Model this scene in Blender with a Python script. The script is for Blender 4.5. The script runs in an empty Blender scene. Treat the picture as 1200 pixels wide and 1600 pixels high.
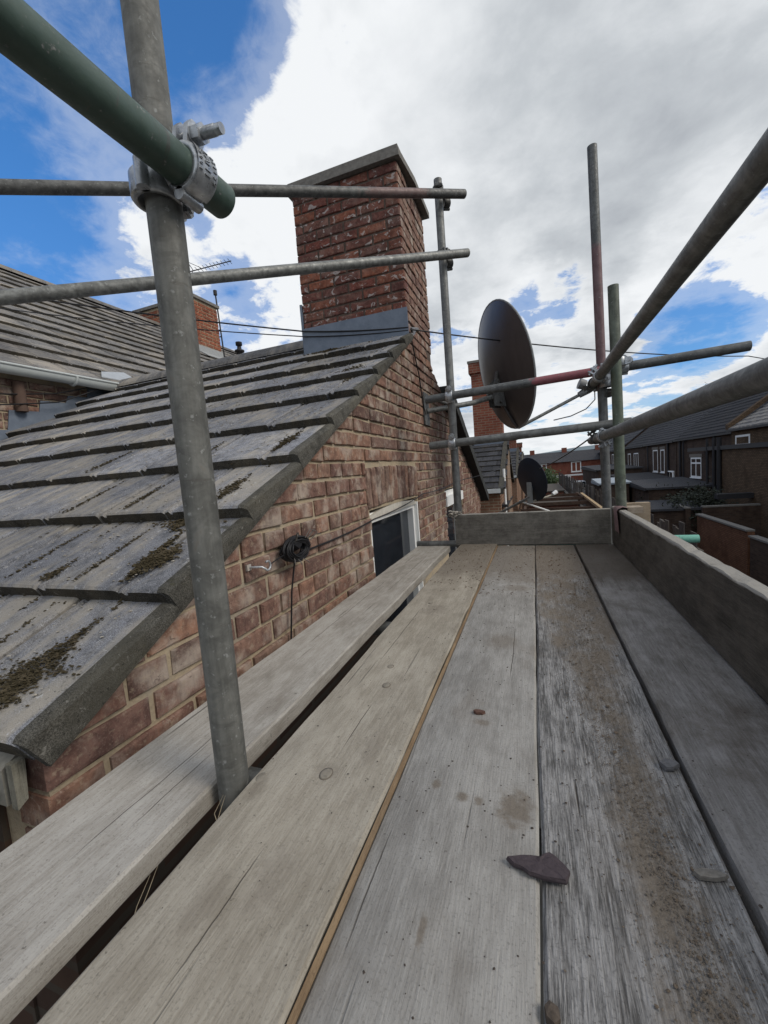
import bpy, bmesh, math, random
from math import sin, cos, tan, pi, radians, sqrt, atan2
from mathutils import Vector, Matrix, noise
random.seed(7)
sc = bpy.context.scene
COL = sc.collection
# ------------------------------------------------------------------ camera
cam_d = bpy.data.cameras.new('camera')
cam = bpy.data.objects.new('camera', cam_d); COL.objects.link(cam)
cam_d.sensor_fit = 'HORIZONTAL'; cam_d.sensor_width = 36; cam_d.lens = 19.2
cam_d.clip_start = .02; cam_d.clip_end = 3000
R = Matrix(((0.93667, 0.04219, 0.34768), (0.34111, 0.11516, -0.93294), (-0.0794, 0.99245, 0.09348)))
mw = R.to_4x4(); mw.translation = Vector((0, 0, .475)); cam.matrix_world = mw
sc.camera = cam
# ------------------------------------------------------------------ light
SUN_AZ, SUN_EL = radians(96), radians(40)      # azimuth from +Y towards +X
sun_d = bpy.data.lights.new('sun', 'SUN'); sun_d.energy = 1.75; sun_d.angle = radians(22); sun_d.color = (1, .93, .83)
sun = bpy.data.objects.new('sun', sun_d); COL.objects.link(sun)
sd = Vector((sin(SUN_AZ) * cos(SUN_EL), cos(SUN_AZ) * cos(SUN_EL), sin(SUN_EL)))
sun.rotation_euler = sd.to_track_quat('Z', 'Y').to_euler()
sc.view_settings.view_transform = 'Standard'; sc.view_settings.look = 'None'
sc.view_settings.exposure = 0.17; sc.view_settings.gamma = 1; sc.view_settings.use_curve_mapping = False
SKY_STRENGTH = .1


class G:
    """tiny node-tree helper"""
    def __init__(s, tree): s.t = tree
    def n(s, typ, ins=None, out=0, **props):
        nd = s.t.nodes.new(typ)
        for k, v in props.items(): setattr(nd, k, v)
        for k, v in (ins or {}).items(): s.put(nd.inputs[k], v)
        return nd.outputs[out]
    def put(s, sock, v):
        if isinstance(v, bpy.types.NodeSocket): s.t.links.new(v, sock)
        else:
            if sock.type == 'RGBA' and len(v) == 3: v = (*v, 1)
            sock.default_value = v
    def m(s, op, a, b=0., c=0.): return s.n('ShaderNodeMath', {0: a, 1: b, 2: c}, operation=op)
    def mix(s, f, a, b, mode='MIX'):
        nd = s.t.nodes.new('ShaderNodeMix'); nd.data_type = 'RGBA'; nd.blend_type = mode
        s.put(nd.inputs[0], f); s.put(nd.inputs[6], a); s.put(nd.inputs[7], b); return nd.outputs[2]
    def ramp(s, f, stops, interp='LINEAR'):
        nd = s.t.nodes.new('ShaderNodeValToRGB'); s.put(nd.inputs[0], f); e = nd.color_ramp.elements
        nd.color_ramp.interpolation = interp
        while len(e) < len(stops): e.new(.5)
        for i, (p, c) in enumerate(stops):
            e[i].position = p; e[i].color = (*c, 1) if not isinstance(c, (int, float)) else (c, c, c, 1)
        return nd.outputs[0]
    def sstep(s, f, lo, hi): return s.n('ShaderNodeMapRange', {0: f, 1: lo, 2: hi, 3: 0., 4: 1.}, interpolation_type='SMOOTHSTEP')
    def pos(s): return s.n('ShaderNodeNewGeometry', out='Position')
    def scale(s, v, k, off=(0, 0, 0)):
        return s.n('ShaderNodeMapping', {'Vector': v, 'Scale': k, 'Location': off})
    def noise(s, v, sc_, det=4., rough=.55, dist=0.):
        return s.n('ShaderNodeTexNoise', {'Vector': v, 'Scale': sc_, 'Detail': det, 'Roughness': rough, 'Distortion': dist})
    def xyz(s, v):
        nd = s.t.nodes.new('ShaderNodeSeparateXYZ'); s.put(nd.inputs[0], v); return nd.outputs[0], nd.outputs[1], nd.outputs[2]
    def comb(s, x, y, z): return s.n('ShaderNodeCombineXYZ', {0: x, 1: y, 2: z})
    def rnd(s): return s.n('ShaderNodeObjectInfo', out='Random')


# ------------------------------------------------------------------ world: blue sky with broken cloud
w = bpy.data.worlds.new('World'); sc.world = w; w.use_nodes = True
g = G(w.node_tree); bg = w.node_tree.nodes['Background']
sky = w.node_tree.nodes.new('ShaderNodeTexSky'); sky.sky_type = 'NISHITA'; sky.sun_disc = False
sky.sun_elevation = SUN_EL; sky.sun_rotation = SUN_AZ; sky.air_density = 1.0; sky.dust_density = .3; sky.ozone_density = 3
D = g.n('ShaderNodeTexCoord', out='Generated')
dx, dy, dz = g.xyz(D)
den = g.m('ADD', g.m('MAXIMUM', dz, 0.), .22)
P = g.comb(g.m('DIVIDE', dx, den), g.m('DIVIDE', dy, den), 0.)
n1 = g.noise(P, 1.25, 9., .55, .25)
n2 = g.noise(g.scale(P, (1, 1, 1), (3.7, 1.3, 0)), 4.6, 8., .6, .15)
n5 = g.noise(g.scale(P, (1, 1, 1), (1.1, 5.3, 0)), 14., 6., .65, .6)
cov = g.m('ADD', g.m('ADD', g.m('MULTIPLY', n1, 1.9), g.m('MULTIPLY', n2, 1.0)), g.m('MULTIPLY', n5, .42))
cov = g.m('SUBTRACT', cov, .93)
def blob(d, lo, hi):
    dt = g.n('ShaderNodeVectorMath', {0: D, 1: Vector(d).normalized()}, out='Value', operation='DOT_PRODUCT')
    return g.sstep(dt, lo, hi)
def bump_by(acc, d, a0, a1, k):      # lobes of the weather: k > 0 more cloud, k < 0 clear
    return g.m('ADD', acc, g.m('MULTIPLY', blob(d, cos(radians(a0)), cos(radians(a1))), k))
cov = g.m('ADD', cov, .12)
for d, a0, a1, k in (((-.62, .42, .62), 36, 10, -.62), ((-.80, .40, .40), 20, 4, -.22), ((-.44, .60, .67), 9, 3, -.2), ((-.27, .67, .69), 11, 3, .26),
                     ((-.53, .69, .47), 15, 3, .42), ((-.42, .72, .53), 11, 3, .3), ((-.66, .62, .40), 9, 2, .3), ((-.19, .75, .63), 18, 5, .42), ((.1, .82, .56), 26, 6, .3),
                     ((-.672, .449, .588), 7, 1, .16), ((-.80, .46, .36), 7, 1, .14),
                     ((.04, .93, .355), 5.5, 1, -.30), ((-.02, .95, .31), 4, 1, -.16), ((.285, .93, .212), 7, 1.5, -.42), ((.37, .905, .21), 7, 1, -.12),
                     ((-.235, .69, .685), 3.5, .5, -.30), ((.06, .963, .25), 5, 1, -.1)):
    cov = bump_by(cov, d, a0, a1, k)
mask = g.m('MAXIMUM', g.sstep(cov, .57, .80), g.m('MULTIPLY', g.sstep(cov, .2, .62), .30))
hz = g.sstep(dz, .14, .02)
mask = g.m('MAXIMUM', mask, g.m('MULTIPLY', hz, .85))
n3 = g.noise(g.scale(P, (1, 1, 1), (9.1, 4.2, 0)), 1.6, 7., .5, .4)
n4 = g.noise(g.scale(P, (1, 1, 1), (2.1, 7.7, 0)), 4.5, 6., .6, .2)
shade = g.m('SUBTRACT', g.m('ADD', g.m('MULTIPLY', n3, 1.25), g.m('MULTIPLY', n4, .75)), .42)
for d, a0, a1, k in (((-.5, .69, .5), 20, 4, .34), ((-.2, .72, .66), 12, 3, .10), ((.05, .84, .5), 24, 5, -.13), ((.2, .8, .56), 22, 5, -.10), ((.33, .88, .33), 11, 2, .30), ((-.05, .9, .42), 9, 2, -.08),
                     ((.09, .99, .11), 7, 2, .25), ((-.04, .96, .26), 9, 2, .14), ((-.1, .73, .68), 9, 2, .16)):
    shade = bump_by(shade, d, a0, a1, k)
edge = g.sstep(cov, 1.05, .72)
shade = g.m('ADD', shade, g.m('MULTIPLY', edge, .12))
K = 1 / SKY_STRENGTH
def kc(c): return tuple(v * K for v in c)
cl = g.ramp(shade, [(.10, (.37, .395, .43)), (.34, (.50, .53, .56)), (.56, (.67, .695, .72)), (.80, (.80, .82, .84))])
cl = g.n('ShaderNodeVectorMath', {0: cl, 'Scale': K}, operation='SCALE')
blue = g.mix(1., sky.outputs[0], g.mix(g.sstep(dz, .15, .6), (.55, .88, 1.2), (.62, 1.26, 1.75)), 'MULTIPLY')
final = g.mix(mask, blue, cl)
g.put(bg.inputs[0], final); bg.inputs[1].default_value = SKY_STRENGTH


# ------------------------------------------------------------------ materials
MATS = {}
def mat(name, fn):
    if name in MATS: return MATS[name]
    m = bpy.data.materials.new(name); m.use_nodes = True
    gg = G(m.node_tree); b = m.node_tree.nodes['Principled BSDF']
    r = fn(gg)
    gg.put(b.inputs['Base Color'], r.get('c', (.5, .5, .5)))
    gg.put(b.inputs['Roughness'], r.get('r', .85))
    gg.put(b.inputs['Metallic'], r.get('m', 0.))
    gg.put(b.inputs['Specular IOR Level'], r.get('s', .3))
    if 'h' in r:
        bn = gg.n('ShaderNodeBump', {'Strength': r.get('hs', .5), 'Distance': r.get('hd', .002), 'Height': r['h']})
        gg.put(b.inputs['Normal'], bn)
    MATS[name] = m; return m

def plain(name, c, r=.7, m=0., n=.12, sc_=20., s=.3):
    def f(g):
        nz = g.noise(g.pos(), sc_, 5.)
        return dict(c=g.mix(g.m('MULTIPLY', nz, 1.), tuple(v * (1 - n * 2) for v in c), tuple(min(1, v * (1 + n * 2)) for v in c)), r=r, m=m, s=s, h=nz, hs=.15, hd=.003)
    return mat(name, f)

def brick_mat(name, cols, pale=.5, palecol=(.42, .36, .30), fade=.5, marks=False):
    def f(g):
        p = g.pos(); r = g.rnd()
        base = g.ramp(r, [(i / (len(cols) - 1), c) for i, c in enumerate(cols)])
        nA = g.noise(p, 24, 6., .62, .4); nB = g.noise(g.scale(p, (1, 1, 1), (4, 9, 2)), 9., 5., .6); nC = g.noise(p, 260, 3.)
        vs = g.noise(g.scale(p, (90, 90, 9)), 1., 4., .6)
        c = g.mix(g.sstep(nA, .35, .7), g.mix(1., base, (.62, .58, .58), 'MULTIPLY'), g.mix(1., base, (1.25, 1.22, 1.15), 'MULTIPLY'))
        c = g.mix(g.m('MULTIPLY', g.sstep(nB, .47, .68), pale), c, palecol); nD = g.noise(g.scale(p, (1, 1, 1), (0, 3, 8)), 38., 5., .7); c = g.mix(g.m('MULTIPLY', g.sstep(nD, .55, .66), pale * .8), c, (.34, .27, .195))
        c = g.mix(g.m('MULTIPLY', g.sstep(vs, .5, .72), fade * .5), c, (.09, .06, .055))
        c = g.mix(g.m('MULTIPLY', g.sstep(nC, .5, .8), .25), c, (.45, .36, .28)); nE = g.noise(g.scale(p, (1, 1, 1), (6, 6, 1)), 52., 5., .7, 1.); c = g.mix(g.m('MULTIPLY', g.sstep(nE, .60, .66), .55), c, (.055, .035, .03)); nF = g.noise(g.scale(p, (1, 1, 1), (1, 8, 4)), 30., 6., .7, .6); c = g.mix(g.m('MULTIPLY', g.sstep(nF, .60, .68), .5 * pale), c, (.50, .44, .36))
        if marks:
            mk = g.noise(g.scale(p, (1, 1, 1.3), (1.7, 0, 0)), 17., 3., .5, 1.2)
            c = g.mix(g.m('MULTIPLY', g.sstep(mk, .60, .65), .7), c, (.42, .39, .37))
        h = g.m('ADD', g.m('MULTIPLY', nA, 1.), g.m('ADD', g.m('MULTIPLY', nC, .35), g.m('MULTIPLY', vs, .4)))
        return dict(c=c, r=.92, s=.2, h=h, hs=.7, hd=.004)
    return mat(name, f)

def mortar(g):
    p = g.pos(); n_ = g.noise(p, 60, 6., .65); n2 = g.noise(p, 7, 4.)
    c = g.mix(n_, (.26, .205, .14), (.50, .415, .295)); c = g.mix(g.m('MULTIPLY', g.sstep(n2, .5, .7), .6), c, (.24, .22, .19))
    return dict(c=c, r=.97, s=.1, h=g.m('ADD', n_, n2), hs=.9, hd=.006)

def tile_mat(name, dark, light, sand, sandk, sc_=1.):
    def f(g):
        p = g.pos(); r = g.rnd()
        sp = g.noise(p, 420, 2., .7); md = g.noise(p, 26, 6., .6); bgn = g.noise(p, 3.3, 5., .6, .5)
        st = g.noise(g.scale(p, (22, 3.2, 3.2)), 1., 5., .6)
        c = g.mix(g.sstep(sp, .36, .66), dark, light)
        c = g.mix(g.m('MULTIPLY', g.sstep(md, .42, .7), .55), c, tuple(v * .55 for v in dark))
        c = g.mix(g.m('MULTIPLY', g.sstep(g.m('ADD', g.m('MULTIPLY', bgn, .6), g.m('MULTIPLY', st, .5)), .5, .68), sandk), c, sand)
        lic = g.noise(g.scale(p, (1, 1, 1), (8, 2, 0)), 75., 3., .6, .8); c = g.mix(g.m('MULTIPLY', g.sstep(lic, .64, .69), .55), c, tuple(min(.5, v * 1.5 + .05) for v in light)); dk = g.noise(g.scale(p, (1, 1, 1), (3, 6, 0)), 120., 3., .7); c = g.mix(g.m('MULTIPLY', g.sstep(dk, .60, .68), .6), c, tuple(v * .35 for v in dark))
        c = g.mix(.75, c, g.mix(1., c, g.ramp(r, [(0, .68), (1, 1.28)]), 'MULTIPLY'))
        mo = g.noise(g.scale(p, (1, 1, 1), (5, 1, 0)), 9., 6., .7)
        c = g.mix(g.m('MULTIPLY', g.sstep(mo, .63, .7), .75), c, (.05, .047, .03))
        return dict(c=c, r=.95, s=.15, h=g.m('ADD', g.m('MULTIPLY', sp, .6), g.m('MULTIPLY', md, 1.2)), hs=.8, hd=.004)
    return mat(name, f)

def wood_mat(name, c1, c2, axis='y', ridge=.5, dirt=.35, dirtcol=(.150, .126, .100), band=False, seed=0., fardirt=0., cracks=.5, pale=.25, topz=None, stains=(), splits=()):
    """weathered softwood plank, grain along axis"""
    def f(g):
        p = g.pos(); k = {'y': (1, .045, 1), 'x': (.045, 1, 1), 'z': (1, 1, .045)}[axis]
        x, y, z = g.xyz(p)
        warp = g.noise(g.scale(p, (2.5, 1.1, 2.5), (seed, seed, 0)), 1., 3.)
        q = g.n('ShaderNodeVectorMath', {0: g.scale(p, k, (seed, seed * .3, seed)), 1: g.comb(g.m('MULTIPLY', warp, .035), g.m('MULTIPLY', warp, .0), 0.)}, operation='ADD')
        gr = g.noise(g.scale(g.pos(), tuple(v if v == 1 else v * 1.5 for v in k), (seed, 0, 0)), 420, 3., .7); gr2 = g.noise(q, 95, 4., .6); fine = g.noise(p, 330, 3., .6); blot = g.noise(g.scale(p, (1, .5, 1), (seed, 2, 0)), 5., 6., .6, .3)
        md_ = g.noise(g.scale(p, (1, .4, 1), (seed, 5, 2)), 30., 5., .65); c = g.mix(g.sstep(g.m('ADD', g.m('MULTIPLY', gr, .30 + .2 * (ridge > 1)), g.m('ADD', g.m('MULTIPLY', gr2, .18 + .1 * (ridge > 1)), g.m('ADD', g.m('MULTIPLY', md_, .34), g.m('MULTIPLY', blot, .22 - .3 * (ridge > 1))))), .40, .64), c1, c2)
        c = g.mix(g.m('MULTIPLY', g.sstep(blot, .5, .75), pale), c, tuple(min(1, v * 1.3) for v in c2))
        c = g.mix(g.m('MULTIPLY', g.sstep(blot, .42, .26), .6), c, tuple(v * .5 for v in c1))
        c = g.mix(g.m('MULTIPLY', g.sstep(fine, .52, .72), .4), c, tuple(v * .5 for v in c1))
        cr = g.noise(g.scale(p, tuple(v * (110 if i != {'x': 0, 'y': 1, 'z': 2}[axis] else 60) for i, v in enumerate(k)), (seed * 3, 0, 1)), 1., 2., .4)
        crk = g.m('MULTIPLY', g.sstep(cr, .70, .76), cracks)
        c = g.mix(crk, c, (.03, .025, .02))
        dn = g.noise(g.scale(p, (1, .65, 1), (seed * 1.7, 3, 0)), 5.5, 7., .68, .2)
        dm = g.m('MULTIPLY', g.sstep(dn, .52, .68), dirt)
        if fardirt:
            fy = g.m('ADD', g.sstep(y, 1.0, 2.3), g.m('MULTIPLY', g.m('SUBTRACT', dn, .5), 1.6))
            dm = g.m('MAXIMUM', dm, g.m('MULTIPLY', g.sstep(fy, .25, .85), fardirt))
        if band:
            wob = g.noise(g.scale(p, (0, 1, 0)), 5., 4.); wx = g.m('ADD', x, g.m('MULTIPLY', g.m('SUBTRACT', wob, .5), -.07))
            dd = g.m('ABSOLUTE', g.m('SUBTRACT', wx, .112)); wid = g.m('ADD', .022, g.m('MULTIPLY', g.sstep(y, .75, 1.5), .10))
            bd = g.sstep(g.m('SUBTRACT', g.m('ADD', dd, g.m('MULTIPLY', g.m('SUBTRACT', g.noise(p, 38, 6., .7), .5), .06)), wid), .030, -.016)
            brk = g.sstep(g.noise(g.scale(p, (1, .5, 1), (3, 3, 0)), 16., 6., .75), .32, .6); dm = g.m('MAXIMUM', dm, g.m('MULTIPLY', g.m('MULTIPLY', bd, brk), .92))
        for (sx, sy, rx, ry, sk) in stains:
            ax = g.m('MULTIPLY', g.m('SUBTRACT', x, sx), 1 / rx); ay = g.m('MULTIPLY', g.m('SUBTRACT', y, sy), 1 / ry)
            rr = g.m('SQRT', g.m('ADD', g.m('MULTIPLY', ax, ax), g.m('MULTIPLY', ay, ay)))
            dm = g.m('MAXIMUM', dm, g.m('MULTIPLY', g.sstep(g.m('ADD', rr, g.m('MULTIPLY', g.m('SUBTRACT', g.noise(p, 55, 5., .7), .5), 1.8)), 1.15, .35), sk))
        for (sx, y0, y1) in splits:
            wv = g.m('ADD', g.m('SUBTRACT', x, sx), g.m('MULTIPLY', g.m('SUBTRACT', g.noise(g.scale(p, (0, 1, 0), (0, sx * 40, 0)), 7., 5., .6), .5), .012))
            taper = g.m('MULTIPLY', g.sstep(y, y0, y0 + .06), g.sstep(y, y1, y1 - .06))
            ln_ = g.m('MULTIPLY', g.sstep(g.m('ABSOLUTE', wv), .0011, .0005), taper)
            crk = g.m('MAXIMUM', crk, g.m('MULTIPLY', ln_, .9)); c = g.mix(g.m('MULTIPLY', ln_, .7), c, (.035, .028, .022))
        spk = g.noise(g.scale(p, (1, 1, 1), (7, seed, 0)), 75., 4., .7)
        dm2 = g.m('MULTIPLY', g.sstep(spk, .64, .72), .55)
        dcol = g.mix(g.noise(p, 140, 4., .7), tuple(v * .55 for v in dirtcol), tuple(v * 1.5 for v in dirtcol))
        c = g.mix(dm, c, dcol); c = g.mix(dm2, c, (.06, .05, .04))
        if topz: c = g.mix(g.m('MULTIPLY', g.sstep(g.m('ADD', z, g.m('MULTIPLY', g.m('SUBTRACT', md_, .5), .012)), topz - .004, topz + .001), .8), c, g.mix(gr, (.24, .225, .20), (.42, .40, .36)))  # paler top edge: weathering, with sky light painted into the colour
        h = g.m('ADD', g.m('MULTIPLY', g.m('ADD', gr, g.m('MULTIPLY', gr2, .8)), g.m('MULTIPLY', g.m('SUBTRACT', 1., dm), ridge)), g.m('ADD', g.m('MULTIPLY', fine, .25), g.m('ADD', g.m('MULTIPLY', g.m('MULTIPLY', g.noise(p, 170, 4., .75), dm), 1.1), g.m('MULTIPLY', crk, -1.2))))
        return dict(c=c, r=.9, s=.2, h=h, hs=.75, hd=.0022)
    return mat(name, f)

def metal_mat(name, c, tint=None, tk=0., rust=.1, rough=.5, met=.35, seed=0., lo=0., hi=1., axis=2):
    def f(g):
        p = g.scale(g.pos(), (1, 1, 1), (seed, seed, seed))
        a = g.noise(p, 22, 6., .65, .6); b = g.noise(p, 90, 4., .6); st = g.noise(g.scale(p, (60, 60, 4) if axis == 2 else (4, 60, 60) if axis == 0 else (60, 4, 60)), 1., 4., .6)
        cc = g.mix(g.sstep(g.m('ADD', g.m('MULTIPLY', a, .6), g.m('MULTIPLY', st, .4)), .35, .68), tuple(v * .55 for v in c), tuple(v * 1.3 for v in c))
        cc = g.mix(g.m('MULTIPLY', g.sstep(b, .6, .72), .5), cc, (.40, .41, .40)); sc_ = g.noise(g.scale(p, (9, 9, 70) if axis == 2 else (70, 9, 9) if axis == 0 else (9, 70, 9)), 1., 5., .7); cc = g.mix(g.m('MULTIPLY', g.sstep(sc_, .60, .66), .35), cc, (.07, .06, .05))
        cc = g.mix(g.m('MULTIPLY', g.sstep(a, .58, .7), rust), cc, (.12, .085, .06))
        mt = met
        if tint:
            x, y, z = g.xyz(g.pos()); co = (x, y, z)[axis]
            zone = g.sstep(g.m('ADD', co, g.m('MULTIPLY', g.m('SUBTRACT', a, .5), .25)), lo - .02, lo + .02)
            zone = g.m('MULTIPLY', zone, g.sstep(g.m('ADD', co, g.m('MULTIPLY', g.m('SUBTRACT', b, .5), .12)), hi + .02, hi - .02))
            k = g.m('MULTIPLY', g.m('MULTIPLY', zone, tk), g.m('MULTIPLY', g.sstep(b, .70, .60), g.sstep(sc_, .70, .60)))
            cc = g.mix(k, cc, g.mix(a, tuple(v * .7 for v in tint), tuple(v * 1.2 for v in tint)))
            mt = g.m('MULTIPLY', g.m('SUBTRACT', 1., k), met)
        return dict(c=cc, r=g.ramp(b, [(.3, rough - .1), (.7, rough + .2)]), m=mt, s=.4, h=g.m('ADD', g.m('MULTIPLY', b, .5), a), hs=.35, hd=.0015)
    return mat(name, f)

def far_brick(name, c1, c2, mor, k=1.):
    def f(g):
        x, y, z = g.xyz(g.pos()); v = g.comb(g.m('ADD', x, y), z, 0.)
        bt = g.n('ShaderNodeTexBrick', {'Vector': v, 'Color1': c1, 'Color2': c2, 'Mortar': mor, 'Scale': 1., 'Mortar Size': .011 * k, 'Mortar Smooth': .3, 'Bias': 0., 'Brick Width': .225 * k, 'Row Height': .075 * k})
        a = g.noise(g.pos(), 1.4, 6., .6); b = g.noise(g.pos(), 9., 5., .6)
        c = g.mix(g.m('MULTIPLY', g.sstep(a, .45, .7), .55), bt, tuple(v_ * .45 for v_ in c1)); c = g.mix(g.m('MULTIPLY', g.sstep(b, .55, .75), .3), c, mor)
        return dict(c=c, r=.95, s=.1)
    return mat(name, f)

brick_main = lambda: brick_mat('old brick', [(.120, .078, .068), (.205, .116, .090), (.160, .096, .082), (.255, .145, .104), (.19, .13, .106), (.225, .124, .094), (.145, .10, .088)], .7)
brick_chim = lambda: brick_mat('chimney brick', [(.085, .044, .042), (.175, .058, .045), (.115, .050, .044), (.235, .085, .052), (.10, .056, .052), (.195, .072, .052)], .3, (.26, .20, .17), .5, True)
MORT = mat('lime mortar', mortar)
SOOT = plain('sooty mortar', (.10, .075, .06), .97, 0, .4, 40.)
TILE = tile_mat('concrete roof tile', (.115, .118, .128), (.32, .325, .35), (.36, .325, .27), .75)
TILE2 = tile_mat('main roof tile', (.10, .098, .098), (.23, .222, .215), (.29, .26, .22), .8)
TILE3 = tile_mat('dark roof tile', (.030, .031, .036), (.075, .077, .085), (.09, .08, .07), .3)
VERGE = tile_mat('verge concrete', (.045, .043, .037), (.13, .124, .108), (.11, .10, .075), .5)
LEAD = mat('lead sheet', lambda g: dict(c=g.mix(g.noise(g.pos(), 14, 5., .6), (.095, .12, .16), (.21, .245, .30)), r=.6, m=.2, h=g.noise(g.pos(), 9, 4.), hs=.5, hd=.01))
WHITE = plain('white upvc', (.80, .80, .78), .45, 0, .06, 8.)
PAINT = plain('old cream paint', (.50, .47, .41), .7, 0, .15, 30.)
GUT = plain('grey plastic gutter', (.46, .49, .48), .4, 0, .1, 6.)
BLACKP = plain('black plastic', (.012, .012, .014), .5)
DARKM = plain('dark cast iron', (.025, .025, .028), .6)
def glassf(g):
    n_ = g.noise(g.scale(g.pos(), (2, 2, 5)), 2., 3.)
    return dict(c=g.mix(n_, (.008, .012, .018), (.03, .036, .045)), r=.06, s=.7)
GLASS = mat('window glass', glassf)
CURT = plain('net curtain', (.42, .44, .47), .8)
FBR = far_brick('dark brick', (.055, .036, .029), (.09, .057, .042), (.075, .062, .05))  # one dark base colour for opposite houses, sheds, yard walls and lower gable
FBR2 = far_brick('orange brick', (.15, .068, .04), (.20, .095, .055), (.07, .05, .036))
FBR3 = far_brick('red terrace brick', (.20, .055, .035), (.26, .08, .05), (.16, .10, .08))
FBR4 = far_brick('weathered wing brick', (.17, .085, .055), (.24, .125, .08), (.26, .215, .155))
FBR5 = far_brick('red chimney brick', (.17, .05, .035), (.24, .085, .055), (.22, .16, .12))
FBR6 = far_brick('tan brick', (.10, .066, .042), (.15, .10, .062), (.045, .036, .028))
CONC = plain('cast concrete', (.17, .16, .145), .9, 0, .3, 35.)
GALV = [metal_mat('galvanised steel %d' % i, (.175 + .03 * (i % 2), .178 + .03 * (i % 2), .172 + .025 * (i % 2)), seed=i * 3.3, rust=.25 * (i % 3 == 0) + .08, axis=(2, 1, 0)[i % 3]) for i in range(6)]
POLE = metal_mat('weathered pole', (.155, .155, .142), seed=2.2, rust=.35, met=.2, rough=.65)
GREEN = metal_mat('green painted tube', (.09, .10, .09), (.050, .088, .070), .8, .2, .45, .3, 1., -9, 9, 1)
TEAL = metal_mat('teal painted tube', (.2, .4, .34), (.16, .42, .33), .95, .0, .5, .1, 1., -9, 9, 0)
GREENP = metal_mat('pale green standard', (.115, .13, .105), (.10, .135, .09), .4, .1, .6, .3, 4., .35, .95, 2)
REDP = metal_mat('red banded standard', (.13, .135, .135), (.19, .07, .08), .5, .1, .55, .4, 5., .85, 1.6, 2)
REDT = metal_mat('red banded rail', (.13, .135, .135), (.26, .075, .09), .9, .1, .55, .4, 6., .02, .36, 0)
RAILT = metal_mat('stained rail', (.13, .13, .125), (.20, .10, .09), .5, .2, .55, .4, 7., -.75, -.5, 0)
COUP = metal_mat('zinc coupler', (.46, .48, .50), seed=8.8, rust=.05, rough=.3, met=.6)
SEEM = metal_mat('dull coupler', (.12, .12, .115), seed=9.8, rust=.3, rough=.55, met=.5)


# ------------------------------------------------------------------ building helpers
WLOC = {}
def setp(o, label=None, cat=None, group=None, kind=None):
    if label: o['label'] = label
    if cat: o['category'] = cat
    if group: o['group'] = group
    if kind: o['kind'] = kind
    return o

def link(name, data, world, parent=None, rot=None):
    o = bpy.data.objects.new(name, data); COL.objects.link(o)
    world = Vector(world); WLOC[o.name] = world
    if parent is not None:
        o.parent = parent; o.location = world - WLOC[parent.name]
    else: o.location = world
    if rot is not None: o.rotation_euler = rot
    return o

def thing(name, loc, label, cat, group=None):
    o = link(name, None, loc); o.empty_display_size = .1
    return setp(o, label, cat, group)

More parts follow.
